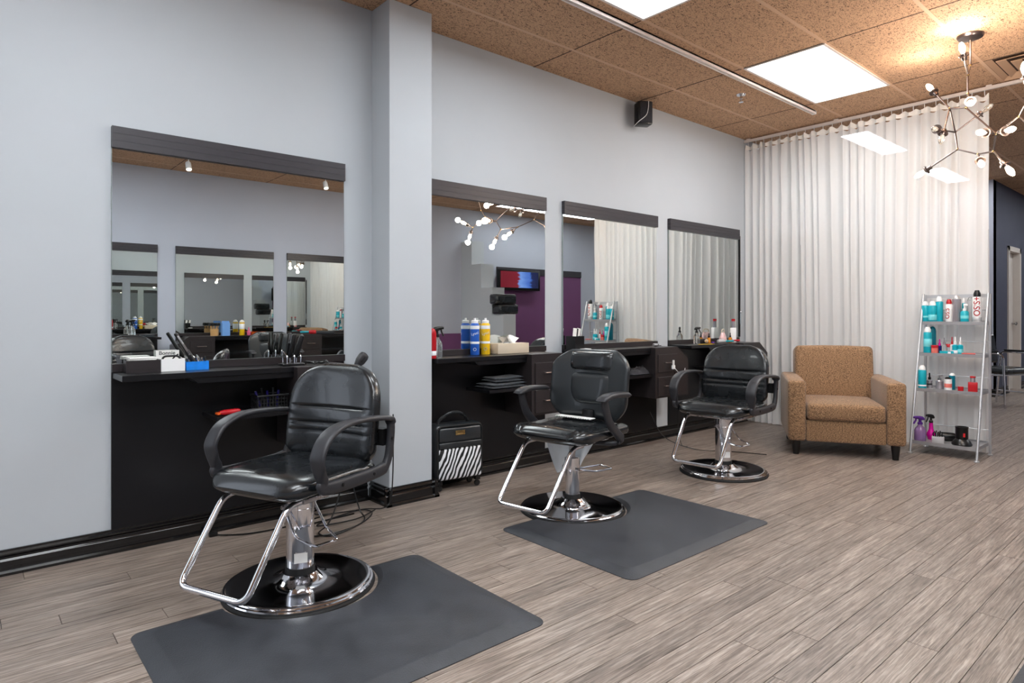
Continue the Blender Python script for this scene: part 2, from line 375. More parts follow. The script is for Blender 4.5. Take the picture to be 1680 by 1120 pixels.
cl = struct(MB().box(X0, X1, YO-.2, YW+.2, CZ+.02, CZ+.12).build('ceiling', M['ceilback'], ang=0)); cl['label'] = 'tan fissured tile ceiling'
GX, GY, TW, TD = 4.505, 2.53, 1.22, .61
lights = {(0, -1): '2x4', (-2, -1): '2x4', (-4, -1): '2x4', (-4, -3): '2x4', (-5, -5): '2x4', (5, -3): '2x4', (7, -3): '2x4', (-3, -5): '2x4', (-1, -5): '2x4', (-4, -5): '2x4', (2, 0): '1x4', (4, 0): '1x4', (2, -7): '1x4b', (3, -7): '1x4b', (5, -6): '1x4', (7, -4): '1x4'}  # panels out of view are added to brighten the room and hall
ventcell = (1, -3)
tm = MB().box(-.5, .5, -.5, .5, 0, .018).mesh('ceiling_tile', M['tile'], 0)
for i in range(-7, 11):
    for j in range(-8, 3):
        xa, xb = max(GX+i*TW, X0), min(GX+(i+1)*TW, X1); ya, yb = max(GY+j*TD, YO), min(GY+(j+1)*TD, YW)
        if xb-xa < .05 or yb-ya < .05: continue
        k = lights.get((i, j))
        if k == '2x4': continue
        if k == '1x4': ya = GY+j*TD+.305+.01
        if k == '1x4b': yb = GY+j*TD+.305-.01
        if (i, j) == ventcell: xa = GX+i*TW+.61
        o = put('ceiling_tile', tm, cl, ((xa+xb)/2, (ya+yb)/2, CZ)); o.scale = (xb-xa-.008, yb-ya-.006, 1)
for j in range(-7, 3):
    y = GY+j*TD
    MB().box(X0, X1, y-.012, y+.012, CZ-.002, CZ+.006).build('ceiling_runner', M['runner'], cl, 0)

for i in range(-6, 10):
    x = GX+i*TW
    MB().box(x-.004, x+.004, YO, YW, CZ-.0015, CZ+.004).build('cross_tee', M['tee'], cl, 0)  # dark strips colour in the shade of the cross joints between tiles
# walls
WX0, WX1, WZ0, WZ1 = -2.9, -.55, .45, 2.65
wl = MB(); wl.box(X0, WX0, YW, YW+.15, 0, CZ+.02); wl.box(WX1, 10.8, YW, YW+.15, 0, CZ+.02); wl.box(WX0, WX1, YW, YW+.15, 0, WZ0); wl.box(WX0, WX1, YW, YW+.15, WZ1, CZ+.02)
struct(wl.build('wall_left', M['wall'], ang=0))['label'] = 'light grey painted salon wall with mirrors'
PX0, PX1, PY = 1.925, 2.225, 3.335
o = struct(MB().box(PX0, PX1, PY, YW, 0, CZ, .003, 1).build('wall_pillar', M['wall'], ang=0)); o['label'] = 'grey boxed pillar between the first and second mirrors'
struct(MB().box(X0, X1, YO-.15, YO, 0, CZ+.02).build('wall_right', M['wallcool'], ang=0))['label'] = 'blue grey wall opposite the mirrors'
struct(MB().box(X0-.15, X0, YO-.15, YW+.15, 0, CZ+.02).build('wall_front', M['wall'], ang=0))
struct(MB().box(10.8, 10.95, 2.335, YW+.15, 0, CZ).build('wall_back_room', M['wallcool'], ang=0))
HY = 2.335
h = MB(); h.box(10.801, 11.62, HY, HY+.12, 0, CZ); h.box(12.26, X1, HY, HY+.12, 0, CZ); h.box(11.62, 12.26, HY, HY+.12, 2.08, CZ)
struct(h.build('wall_hall', M['navy'], ang=0))['label'] = 'dark navy hallway wall'
struct(MB().box(X1, X1+.15, YO-.15, HY+.2, 0, CZ+.02).build('wall_end', M['navy'], ang=0))
# stepped low divider seen in the mirrors
d = MB()
for ya, zt in ((-1.75, 2.41), (-1.48, 2.0), (-1.19, 1.59), (-.9, 1.145)):
    pass
poly = [(YO, 0), (-.9, 0), (-.9, 1.145), (-1.19, 1.145), (-1.19, 1.59), (-1.48, 1.59), (-1.48, 2.0), (-1.75, 2.0), (-1.75, 2.41), (YO, 2.41)]
d.loft([[Vector((6.7, y, z)) for y, z in poly], [Vector((6.97, y, z)) for y, z in poly]])
struct(d.build('wall_divider', M['wall'], ang=0))['label'] = 'grey stepped divider wall reflected in the second mirror'

wn = struct(put('window_1', None)); wn['label'] = 'shop window in the mirror wall left of the picture'
f = MB(); f.box(WX0, WX0+.05, YW+.02, YW+.1, WZ0, WZ1); f.box(WX1-.05, WX1, YW+.02, YW+.1, WZ0, WZ1); f.box(WX0, WX1, YW+.02, YW+.1, WZ0, WZ0+.05); f.box(WX0, WX1, YW+.02, YW+.1, WZ1-.05, WZ1); f.box((WX0+WX1)/2-.03, (WX0+WX1)/2+.03, YW+.02, YW+.1, WZ0, WZ1)
f.build('window_frame', M['steel'], wn, 0)
for k in range(2):
    xa = WX0+.05+k*((WX1-WX0)/2-.02); MB().box(xa, xa+(WX1-WX0)/2-.08, YW+.056, YW+.062, WZ0+.05, WZ1-.05).build('window_pane', M['pane'], wn, 0)
pl = bpy.data.lights.new('window_portal', 'AREA'); pl.shape = 'RECTANGLE'; pl.size = WX1-WX0; pl.size_y = WZ1-WZ0; pl.cycles.is_portal = True
po = bpy.data.objects.new('window_portal', pl); C.objects.link(po); po.location = ((WX0+WX1)/2, YW+.14, (WZ0+WZ1)/2); po.rotation_euler = (-PI/2, 0, 0)
BB = [(0, 0), (-.034, 0), (-.034, .012), (-.026, .02), (-.02, .022), (-.02, .06), (-.017, .066), (-.012, .07), (-.012, .076), (-.018, .084), (-.018, .09), (-.01, .098), (-.01, .107), (0, .107)]
def baseboard(name, p0, p1, nrm):
    p0, p1, nrm = Vector(p0), Vector(p1), Vector(nrm)
    m = MB(); m.loft([[p-nrm*a+Vector((0, 0, z)) for a, z in BB] for p in (p0, p1)])
    return struct(m.build(name, M['gloss'], ang=25))
baseboard('baseboard_left', (X0, YW, 0), (PX0-.035, YW, 0), (0, -1, 0)); baseboard('baseboard_left_far', (PX1+.035, YW, 0), (10.8, YW, 0), (0, -1, 0))
baseboard('baseboard_pillar', (PX0-.034, PY, 0), (PX1+.034, PY, 0), (0, -1, 0)); baseboard('baseboard_pillar_side', (PX0, PY-.034, 0), (PX0, YW, 0), (-1, 0, 0)); baseboard('baseboard_pillar_far_side', (PX1, PY-.034, 0), (PX1, YW, 0), (1, 0, 0))
baseboard('baseboard_right', (X0, YO, 0), (6.7, YO, 0), (0, 1, 0)); baseboard('baseboard_hall', (10.82, HY, 0), (11.55, HY, 0), (0, -1, 0)); baseboard('baseboard_hall_far', (12.34, HY, 0), (X1, HY, 0), (0, -1, 0))
baseboard('baseboard_back_room', (10.8, HY-.03, 0), (10.8, YW, 0), (-1, 0, 0))
# hallway door
dr = struct(put('door_1', None)); dr['label'] = 'beige door with pale frame in the navy hallway wall'
f = MB(); f.box(11.56, 11.63, HY-.02, HY+.12, 0, 2.14); f.box(12.25, 12.32, HY-.02, HY+.12, 0, 2.14); f.box(11.56, 12.32, HY-.02, HY+.12, 2.07, 2.14)
f.build('door_frame', M['jamb'], dr, 0); MB().box(11.63, 12.25, HY+.07, HY+.11, .01, 2.07).build('door_leaf', M['jamb'], dr, 0)
MB().lathe([(.0, 0), (.012, 0), (.012, .04), (.026, .045), (.028, .06), (.0, .07)], 14, (12.19, HY+.07, 1.0), Matrix.Rotation(PI/2, 4, 'X')).build('door_handle', M['steel'], dr)
# purple panels on the opposite wall (seen in mirrors)
pp = thing('wall_panel', 'purple wall panel with black top board below the television', 'wall panel', (7.5, YO, 0))
MB().box(0, 2.25, 0, .02, .12, 1.9).build('panel_board', M['purple'], pp, 0); MB().box(0, 2.25, 0, .035, 1.9, 2.02).build('top_board', M['header'], pp, 0)
tag(MB().box(5.0, 6.69, YO, YO+.02, .12, .81).build('low_wall_panel', M['purple'], ang=0), 'low purple wall panel left of the stepped divider in the mirror', 'wall panel')

# ================================================================== CEILING FIXTURES
n_in = 0
for (i, j), k in lights.items():
    xa, ya = GX+i*TW, GY+j*TD; wd = .61 if k == '2x4' else .305
    if k == '1x4b': ya += .305
    names = {(0, -1): 'large square-cornered ceiling light panel nearest the curtain', (-2, -1): 'ceiling light panel cut off by the top edge of the picture', (2, 0): 'narrow ceiling light seen through the curtain, nearer one', (4, 0): 'narrow ceiling light seen through the curtain, farther one', (2, -7): 'narrow ceiling light reflected at the top of the second mirror', (3, -7): 'narrow ceiling light reflected at the top of the third mirror'}
    lab = names.get((i, j), 'ceiling light panel outside the picture lighting the room')
    t = thing('ceiling_light', lab, 'ceiling light', (xa, ya, CZ), 0, 'ceiling light panels')
    fr = MB(); b = .022
    fr.box(.003, TW-.003, .003, b, -.008, .02); fr.box(.003, TW-.003, wd-b, wd-.003, -.008, .02); fr.box(.003, b, b, wd-b, -.008, .02); fr.box(TW-b, TW-.003, b, wd-b, -.008, .02)
    fr.build('light_frame', M['rail'], t, 0)
    MB().box(b, TW-b, b, wd-b, -.003, .006).build('diffuser', M['diffuser'], t, 0)
# track rails and spots
def track(y, xa, xb, label):
    t = thing('track_rail', label, 'track light', ((xa+xb)/2, y, CZ)); L_ = (xb-xa)/2
    m = MB(); m.box(-L_, L_, -.018, -.006, -.03, -.002); m.box(-L_, L_, .006, .018, -.03, -.002); m.box(-L_, L_, -.018, .018, -.012, -.002); m.build('rail_body', M['rail'], t, 0)
    for s in (-1, 1): MB().box(s*L_-.012, s*L_+.012, -.02, .02, -.032, -.002, .002).build('end_cap', M['white'], t, 0)
track(2.631, -2.6, 5.936, 'long white track rail on the ceiling over the styling chairs')
track(-1.1, -.5, 4.6, 'white track rail over the opposite stations, seen only in mirrors')
def spot(x, y, label, aim):
    t = thing('track_spotlight', label, 'spotlight', (x, y, CZ-.032), aim, 'track spotlights')
    MB().box(-.05, .05, -.015, .015, -.012, 0, .003).build('adapter', M['white'], t)
    MB().cyl((0, 0, -.012), (0, 0, -.05), .006).build('stem', M['white'], t)
    Rm = Matrix.Rotation(math.radians(25), 4, 'X')
    MB().lathe([(.0, .05), (.026, .05), (.03, .04), (.032, -.05), (.034, -.052), (.029, -.052), (.027, -.03)], 20, (0, 0, -.09), Rm, caps=False).build('lamp_head', M['white'], t)
    MB().lathe([(0, -.04), (.027, -.04), (.027, -.034), (0, -.034)], 20, (0, 0, -.09), Rm).build('bulb', M['spot'], t)
spot(2.04, -1.1, 'white track spotlight at the left in the first mirror', 0); spot(3.74, -1.1, 'white track spotlight at the right in the first mirror', 0)
# sprinkler
t = thing('sprinkler', 'small chrome ceiling sprinkler head beside the track rail', 'sprinkler', (5.03, 2.84, CZ))
MB().lathe([(0, 0), (.04, 0), (.036, -.008), (.018, -.014), (0, -.014)], 20).build('escutcheon', M['chrome'], t)
MB().lathe([(.012, -.012), (.012, -.035), (.007, -.04), (.006, -.06), (0, -.06)], 14).build('nozzle', M['chrome'], t)
MB().lathe([(0, -.062), (.02, -.062), (.02, -.065), (0, -.065)], 14).build('deflector', M['chrome'], t)
for s in (-1, 1): MB().tube([(s*.008, 0, -.035), (s*.017, 0, -.048), (s*.004, 0, -.062)], .002, 6).build('frame_arm', M['chrome'], t)
# ceiling vent
t = thing('ceiling_vent', 'square tan ceiling air diffuser beside the chandelier', 'air vent', (GX+TW+.305, GY-3*TD+.305, CZ))
v0 = MB(); v0.box(-.3, .3, -.3, .3, .03, .04); v0.build('vent_backing', M['ceilback'], t, 0)
for k, (ro, z) in enumerate(((.30, -.002), (.235, -.004), (.16, -.006), (.085, -.008))):
    m = MB(); ri = ro-.05
    m.loft([[Vector((sx*r, sy*r, zz)) for sx, sy in ((-1, -1), (1, -1), (1, 1), (-1, 1))] for r, zz in ((ro, z), (ro, z+.004), (ri, z+.03), (ri, z+.026), (ro, z))], caps=False)
    m.build('louver', M['runner'], t, 0)
# speaker
t = thing('wall_speaker', 'small black loudspeaker mounted high on the wall', 'speaker', (4.47, 3.44, 2.86), math.radians(-28))
MB().box(-.065, .065, -.06, .05, -.1, .1, .012).build('cabinet', M['plastic'], t)
MB().box(-.056, .056, -.066, -.058, -.088, .088, .004).build('grille', M['darkcloth'], t)
MB().box(-.02, .02, .05, .085, -.04, .04, .004).build('wall_bracket', M['plastic'], t)
MB().tube(spline([(.02, -.07, .095), (.015, -.072, .03), (-.005, -.073, -.03), (-.07, -.07, -.085), (-.1, -.03, -.12)], 6), .003, 6).build('cable', M['white'], t)

# ================================================================== CURTAIN
t = thing('curtain_rail', 'white curtain rail fixed to the ceiling above the sheer curtain', 'curtain rail', (6.345, 1.6, CZ))
MB().box(-.012, .012, -1.6, 1.945, -.038, -.012).build('rail_body', M['rail'], t, 0)
for y in (-1.4, -.2, 1.0, 1.9): MB().box(-.01, .01, y-.02, y+.02, -.012, 0).build('bracket', M['rail'], t, 0)
FOLDS = []
_y = 1.34
while _y < 3.65:
    FOLDS.append((_y, random.uniform(.010, .026), random.uniform(-.02, .02))); _y += random.choice((.07, .08, .09, .1, .12, .055))
def curtain_pt(y, z):
    f = (CZ-.075-z)/2.9; x = 0; yy = y+.035*f*math.sin(2.6*y+.5)+.012*f*math.sin(7*y+2*f)
    for (a, am, dr_), (b, am2, dr2) in zip(FOLDS, FOLDS[1:]):
        a2, b2 = a+dr_*f, b+dr2*f
        if a2 <= yy < b2:
            q_ = (yy-a2)/(b2-a2); x = am*(1-.35*f)*(1-2*abs(2*q_-1)**1.6)*1.0; break
    return Vector((6.345+x+.014*f*math.sin(5*y+3*f)+.004*noise.noise((y*9, z*.8, 0)), y, z))
nc, nr = 420, 16
YA, YB = 1.40, 3.53
zs = [.012+(CZ-.09-.012)*k/nr for k in range(nr+1)]
def sheet(zlist):
    m = MB(); rows = [[m.b.verts.new(curtain_pt(YA+(YB-YA)*i/nc, z+(.012*math.cos(2*PI*i/nc*24) if k == len(zlist)-1 else 0))) for i in range(nc+1)] for k, z in enumerate(zlist)]
    for a, c in zip(rows, rows[1:]):
        for i in range(nc): m.b.faces.new((a[i], a[i+1], c[i+1], c[i]))
    return m
ct = thing('curtain', 'white sheer floor-length curtain with soft vertical folds', 'curtain', (0, 0, 0))
sheet(zs[:-1]+[CZ-.12]).build('curtain_fabric', M['curtain'], ct, 80)
sheet([CZ-.12, CZ-.075]).build('heading_tape', M['hem'], ct, 80)
hm = sheet([.005, .11]); hm.build('bottom_hem', M['curtain'], ct, 80)
for k in range(25):
    y = YA+.03+k*(YB-YA-.06)/24
    MB().tube([(6.345, y, CZ-.036), (6.345, y, CZ-.066), (6.352, y, CZ-.08)], .0025, 6).build('curtain_hook', M['white'], ct)
# storage behind curtain
t = thing('tall_cabinet', 'tall dark cabinet dimly visible behind the left end of the curtain', 'cabinet', (6.75, 2.82, 0))
MB().box(0, .8, 0, .7, .06, 1.98).build('carcass', M['navy'], t, 0); MB().box(.02, .78, .03, .7, 0, .06).build('plinth', M['gloss'], t, 0)
for k in range(2):
    dd = MB().box(.01+k*.395, .395+k*.395, -.02, 0, .08, 1.96, .003).build('door', M['navy'], t); MB().cyl((.36+k*.075, -.035, 1.0), (.36+k*.075, -.035, 1.14), .006).build('handle', M['steel'], dd)

# ================================================================== STATIONS AND MIRRORS
def station(x, yw, rz, W, label):
    t = thing('styling_station', label, 'station', (x, yw, 0), rz)
    K = M['black']
    MB().box(0, W, -.015, -.001, .108, .893).build('back_panel', K, t, 0)
    MB().box(0, W, -.030, -.015, .855, .893).build('backsplash', M['brownblack'], t, 0)
    cx = W-.40
    MB().box(.004, cx, -.255, -.016, .826, .854, .002, 1).build('counter_shelf', K, t, 0)
    m = MB(); m.prism([(.29, .8255), (cx, .8255), (cx, .80), (.32, .80)], -.25, -.016); m.build('shelf_apron', K, t, 0)
    MB().box(.40, cx, -.27, -.016, .61, .63).build('lower_shelf', K, t, 0)
    cb = MB(); a = [(cx, .43), (W+.07, .43), (W+.07, .745), (W-.09, .854), (cx, .854)]
    cb.prism(a, -.30, -.016); c = cb.build('cabinet_body', M['brownblack'], t, 0)
    for z0, z1 in ((.645, .795), (.445, .605)):
        d = MB().box(cx+.03, W-.10, -.308, -.301, z0, z1, .002, 1).build('drawer', M['brownblack'], t, 0)
        hz = (z0+z1)/2+.005; hx = (cx+.03+W-.1)/2
        hm = MB(); hm.tube(fillet([(hx-.055, -.308, hz), (hx-.055, -.33, hz), (hx+.055, -.33, hz), (hx+.055, -.308, hz)], .008, 4), .005, 8); hm.build('handle', M['nickel'], d)
    return t
def wall_mirror(x, yw, rz, W, label):
    t = thing('wall_mirror', label, 'mirror', (x, yw, 0), rz)
    m = MB(); m.quad([(.002, -.0155, .895), (W-.002, -.0155, .895), (W-.002, -.0155, 1.925), (.002, -.0155, 1.925)]); m.build('mirror_glass', M['mirror'], t, 0)
    MB().box(0, W, -.015, -.001, .8935, 1.925).build('mirror_back', M['mirroredge'], t, 0)
    m = MB()
    for k in range(3): m.box(0, W, -.034, -.001, 1.92+k*.034+.0004, 1.92+(k+1)*.034-.0004)
    m.build('header_board', M['header'], t, 0)
    return t
ST = [(.547, 1.187), (2.24, 1.15), (3.585, 1.205), (4.977, 1.225)]
words = ['first', 'second', 'third', 'fourth']
for k, (x, W) in enumerate(ST):
    station(x, YW, 0, W, ['black wall station nearest the camera, left of the grey pillar', 'black wall station just right of the grey pillar, behind the zebra suitcase', 'black wall station with crumpled dark cloth on its lower shelf', 'black wall station farthest away, touching the curtain'][k])
    wall_mirror(x, YW, 0, W, ['large wall mirror left of the pillar, nearest the camera', 'wall mirror right of the pillar reflecting the chandelier and television', 'wall mirror reflecting the curtain and the bottle rack', 'wall mirror nearest the curtain, reflecting only curtain'][k])
OST = [(.70, 1.21), (2.12, 1.265), (3.58, 1.22)]
for k, (x, W) in enumerate(OST):
    station(x+W, YO, PI, W, ['opposite wall station at the left of the first mirror reflection', 'opposite wall station in the middle of the first mirror reflection', 'opposite wall station at the right of the first mirror reflection'][k])
    wall_mirror(x+W, YO, PI, W, ['opposite wall mirror at the left of the first mirror reflection', 'opposite wall mirror in the middle of the first mirror reflection', 'opposite wall mirror at the right of the first mirror reflection'][k])

# television on the opposite wall
t = thing('television', 'flat black television with a lit picture, reflected in the second mirror', 'television', (7.95, YO+.12, 1.75), PI)
MB().box(-.52, .52, -.03, .03, -.16, .22, .008).build('tv_casing', M['plastic'], t); MB().box(-.47, .47, -.034, -.029, -.11, .19).build('screen', M['tv'], t, 0); MB().box(-.1, .1, .03, .085, -.08, .1).build('wall_mount', M['plastic'], t, 0)

# ================================================================== SALON CHAIRS
def base(t, rcol, zcol, style):
    MB().lathe([(0, .0), (.304, 0), (.306, .006), (.302, .013), (.29, .014), (0, .014)], 64).build('rubber_ring', M['rubber'], t)
    if style == 'A': pr = [(.297, .0141), (.299, .019), (.296, .024), (.288, .026), (.285, .031), (.276, .0345), (.262, .033), (.17, .030), (.13, .033), (.098, .044), (.078, .058), (.07, .066), (0, .066)]
    else: pr = [(.296, .0141), (.297, .02), (.289, .026), (.27, .028), (.14, .03), (.10, .036), (.075, .055), (.06, .07), (0, .07)]
    MB().lathe(pr, 64).build('base_plate', M['chrome'], t)
    z0 = pr[-1][1]
    MB().lathe([(0, z0), (rcol+.004, z0), (rcol+.004, z0+.022), (0, z0+.022)], 32).build('collar', M['rubber'], t)
    MB().lathe([(0, z0+.022), (rcol, z0+.022), (rcol, zcol-.07), (rcol+.002, zcol-.068), (rcol+.002, zcol), (rcol-.006, zcol+.004), (0, zcol+.004)], 40).build('column', M['chrome'], t)
def pump_lever(t, phi, z, length, drop, rcol):
    c, s = math.cos(phi), math.sin(phi)
    f = lambda a, b, zz: (a*c-b*s, a*s+b*c, zz)
    w_ = rcol+.012
    m = MB(); m.tube(fillet([f(-.01, -w_, z), f(length*.45, -w_-.005, z-drop*.85), f(length, -.055, z-drop), f(length, .055, z-drop), f(length*.45, w_+.005, z-drop*.85), f(-.01, w_, z)], .025, 5), .0055, 8)
    m.build('pump_lever', M['chrome'], t)
    for s_ in (-1, 1): MB().cyl(f(-.01, s_*(rcol-.002), z), f(-.01, s_*(rcol+.022), z), .009).build('lever_bolt', M['steel'], t)
def footrest(t, top, bot, hw, r=.0125):
    m = MB(); m.tube(fillet([(top[0]-.10, -hw, top[1]), (top[0], -hw, top[1]), (bot[0], -hw, bot[1]), (bot[0], hw, bot[1]), (top[0], hw, top[1]), (top[0]-.10, hw, top[1])], .045, 7), r, 12)
    m.build('footrest', M['chrome'], t)
def loop_arm(t, side):
    y = side*.285
    P = spline([(.15, 0, .474), (-.15, 0, .474), (-.212, 0, .505), (-.232, 0, .58), (-.236, 0, .668), (-.20, 0, .690), (-.05, 0, .703), (.07, 0, .699), (.155, 0, .668), (.2, 0, .61), (.2, 0, .565), (.178, 0, .51)], 6, True)
    m = MB(); rings = []; n = len(P)
    ctr = Vector((-.02, 0, .585))
    for i, p in enumerate(P):
        t1 = (P[(i+1) % n]-P[i-1]).normalized(); nn = Vector((t1.z, 0, -t1.x))
        if nn.dot(p-ctr) < 0: nn = -nn
        low = max(0, min(1, (.56-p.z)/.06)); front = max(0, min(1, (p.x-.0)/.15))*(1-low)
        th = .011+.014*low; wd = (.027+.008*front)*(1-low)+.014*low
        if p.x < -.19 and p.z < .66: wd = .014; th = .018
        rings.append([p+Vector((0, y+b, 0))+nn*a for a, b in [(a_, b_) for a_, b_ in sring(th, wd, 3.2, 14)]])
    rings.append(rings[0]); m.loft(rings, False)
    a = m.build('armrest', M['blackplastic'], t, 60)
    for x in (-.11, .08): MB().lathe([(0, 0), (.008, 0), (.008, .004), (.004, .006), (0, .006)], 12, (x, y+side*.0135, .474), Matrix.Rotation(-side*PI/2, 4, 'X')).build('bolt', M['plastic'], a)
    x = -.228; 
    MB().lathe([(0, 0), (.008, 0), (.008, .004), (0, .006)], 12, (x, y+side*.0135, .60), Matrix.Rotation(-side*PI/2, 4, 'X')).build('bolt', M['plastic'], a)
    MB().box(-.245, -.2, min(y-side*.012, side*.225), max(y-side*.012, side*.225), .57, .64).build('arm_bracket', M['plastic'], t, 0)
    MB().box(-.12, .09, min(y-side*.012, side*.2), max(y-side*.012, side*.2), .462, .482).build('arm_bracket', M['plastic'], t, 0)
def chair_a(name, label, loc, ang, lever):
    t = thing(name, label, 'chair', loc, math.radians(ang))
    base(t, .056, .40, 'A')
    z = .34
    pump_lever(t, math.radians(lever[0]-ang), z, lever[1], lever[2], .056)
    MB().box(-.13, .17, -.19, .19, .405, .425, .004).build('seat_plate', M['steel'], t)
    footrest(t, (.235, .415), (.43, .13), .17)
    MB().box(-.026, .026, -.0585, -.0575, .115, .155).build('label_sticker', M['paper'], t, 0).rotation_euler = (0, 0, math.radians(250-ang)+PI/2)
    # seat: lofted along x
    m = MB(); rings = []
    for k in range(25):
        f = k/24; x = -.23+.51*f
        e = min(1, math.sin(PI*min(f, 1-f)/.24)) if min(f, 1-f) < .12 else 1
        e = max(e, .02)**.6
        hw = .255*(1-.16*max(0, (f-.72)/.28)**2.2)*(1-.12*max(0, (.2-f)/.2)**2)
        hw *= (.72+.28*e)
        zc = .472+.006*math.sin(PI*f)-.012*max(0, (f-.75)/.25)**2; hh = .047*e
        ring = []
        for a, b in sring(hw, hh, 3.2, 48):
            dz = 0
            if b > 0: dz = -.010*math.exp(-((a/.14)**2))*math.sin(PI*min(1, f*1.15)) if f < .87 else 0
            if b > 0 and (abs(f-.25) < .011 or abs(f-.12) < .011): dz -= .004
            ring.append(Vector((x, a, zc+b+dz)))
        rings.append(ring)
    m.loft(rings); st_ = m.build('seat', M['leather'], t, 70)
    # back: lofted along z
    m = MB(); rings = []; K = 54
    seams = (.555, .632, .672)
    for k in range(K+1):
        f = k/K; z = .485+.42*f
        w_ = .245*max(.05, (1-max(0, (f-.5)/.5)**2.9))**(1/2.9)*(1-.25*max(0, (.16-f)/.16)**2)
        e = (1-abs(2*f-1)**7)**.5 if 0 < f < 1 else .04; e = max(e, .08)
        g = sum(math.exp(-((z-s)/.0055)**2) for s in (.612, .648, .718))
        xc = -.205-.06*f
        ring = []
        for a, b in sring(w_, 1, 5, 56):
            th = (.040+.012*math.sin(PI*min(1, f*1.2)))*e
            d_ = b*(th if b > 0 else .026*e)
            if b > 0: d_ -= .010*g*(1-(abs(a)/.25)**4)
            ring.append(Vector((xc+d_+.035*(a/.25)**2, a, z)))
        rings.append(ring)
    m.loft(rings); m.build('backrest', M['leather'], t, 70)
    for s in (-1, 1): loop_arm(t, s)
    return t
def chair_b(name, label, loc, ang, lever):
    t = thing(name, label, 'chair', loc, math.radians(ang))
    base(t, .042, .30, 'B')
    MB().cyl((0, 0, .30), (0, 0, .41), .019).build('piston', M['steel'], t)
    pump_lever(t, math.radians(lever[0]-ang), .24, lever[1], lever[2], .042)
    MB().box(-.13, .17, -.17, .17, .405, .42, .004).build('seat_plate', M['steel'], t)
    footrest(t, (.24, .408), (.48, .115), .16)
    # seat with thick front roll
    m = MB(); rings = []
    for k in range(29):
        f = k/28; x = -.24+.52*f
        e = max(.05, min(1, math.sin(PI*min(f, 1-f)/.2) if min(f, 1-f) < .1 else 1))**.6
        hw = .26*(1-.1*max(0, (f-.8)/.2)**2)*(.78+.22*e)
        hh = (.036+.012*math.exp(-((f-.84)/.1)**2))*e
        ring = []
        for a, b in sring(hw, hh, 3.4, 56):
            dz = 0
            if b > 0:
                if abs(f-.64) < .012 and abs(a) < .19: dz -= .007
                if abs(abs(a)-.19) < .011: dz -= .008
                if abs(a) > .2: dz += .006
            ring.append(Vector((x, a, .462+b+dz)))
        rings.append(ring)
    m.loft(rings); m.build('seat', M['leather'], t, 70)
    # back shell
    def backsec(z0, z1, wf, th, rear, xoff, K=36, p=4, curve=.055):
        m = MB(); rings = []
        for k in range(K+1):
            f = k/K; z = z0+(z1-z0)*f; w_ = wf(f); e = max((1-abs(2*f-1)**6)**.5 if 0 < f < 1 else .05, .1)
            rings.append([Vector((-.2-.055*(z-.5)/.4+xoff+(b*(th if b > 0 else rear)*e)+curve*(a/.27)**2, a, z)) for a, b in sring(w_, 1, p, 48)])
        return m.loft(rings)
    wf = lambda f: .27*(1-.32*max(0, (.3-f)/.3)**2.0)*(1-.42*max(0, (f-.72)/.28)**2.2)
    bk = backsec(.5, .915, wf, .032, .03, 0).build('backrest', M['leather2'], t, 70)
    backsec(.79, .905, lambda f: .155*(1-.06*abs(2*f-1)**4), .05, .0, .012, 20, 3, .02).build('headrest_pad', M['leather'], t, 70)
    backsec(.585, .785, lambda f: .152*(1-.4*max(0, (.55-f)/.55)**2), .046, .0, .008, 24, 3, .02).build('lumbar_pad', M['leather2'], t, 70)
    MB().box(-.22, -.16, -.04, .04, .43, .56, .008).build('back_bracket', M['plastic'], t)
    for s in (-1, 1):
        y = s*.285
        rings = []
        for k in range(13):
            f = k/12; x = -.14+.30*f; z = .672+.012*math.sin(PI*f*.9)-.022*max(0, f-.75)*2
            e = max(.15, min(1, math.sin(PI*min(f, 1-f)/.2) if min(f, 1-f) < .1 else 1))
            rings.append([Vector((x, y+a, z+b)) for a, b in sring(.034*(.8+.2*e), .016*e, 3, 16)])
        mm = MB(); mm.loft(rings); ar = mm.build('armrest', M['blackplastic'], t, 60)
        P = spline([(.115, y, .665), (.1, y, .61), (.055, y, .53), (-.03, y, .46), (-.07, y, .425), (-.02, y*.93, .412), (.03, y*.62, .412)], 6); rings = []
        for i, p in enumerate(P):
            t1 = (P[min(i+1, len(P)-1)]-P[max(i-1, 0)]).normalized(); nn = Vector((t1.z, 0, -t1.x)) if abs(t1.y) < .5 else Vector((0, 0, 1)); bn = t1.cross(nn)
            rings.append([p+nn*a+bn*b for a, b in sring(.026 if p.z > .43 else .012, .013, 3.5, 12)])
        mm = MB(); mm.loft(rings); mm.build('arm_support', M['blackplastic'], ar, 60)
    return t
ca = chair_a('salon_chair', 'black leather salon chair nearest the camera, on a dark mat', (1.075, 2.592, 0), 203, (-81, .19, .12))
cb = chair_b('salon_chair', 'black salon chair with a padded headrest, the middle one of three', (2.70, 2.587, 0), 190, (0, .3, .04))
cc = copy_tree(ca); cc['label'] = 'black leather salon chair farthest away, standing directly on the planks'; cc.location = (4.155, 2.485, 0); cc.rotation_euler.z = math.radians(186)
oc = copy_tree(ca); oc['label'] = 'rounded black salon chair on the opposite side, at the left of the first mirror'; oc.location = (1.5, -.85, 0); oc.rotation_euler.z = math.radians(75)
od = copy_tree(cb); od['label'] = 'black salon chair with headrest on the opposite side, seen in the first mirror'; od.location = (2.98, -.9, 0); od.rotation_euler.z = math.radians(95)
for c in (ca, cb, cc, oc, od): c['group'] = 'salon styling chairs'

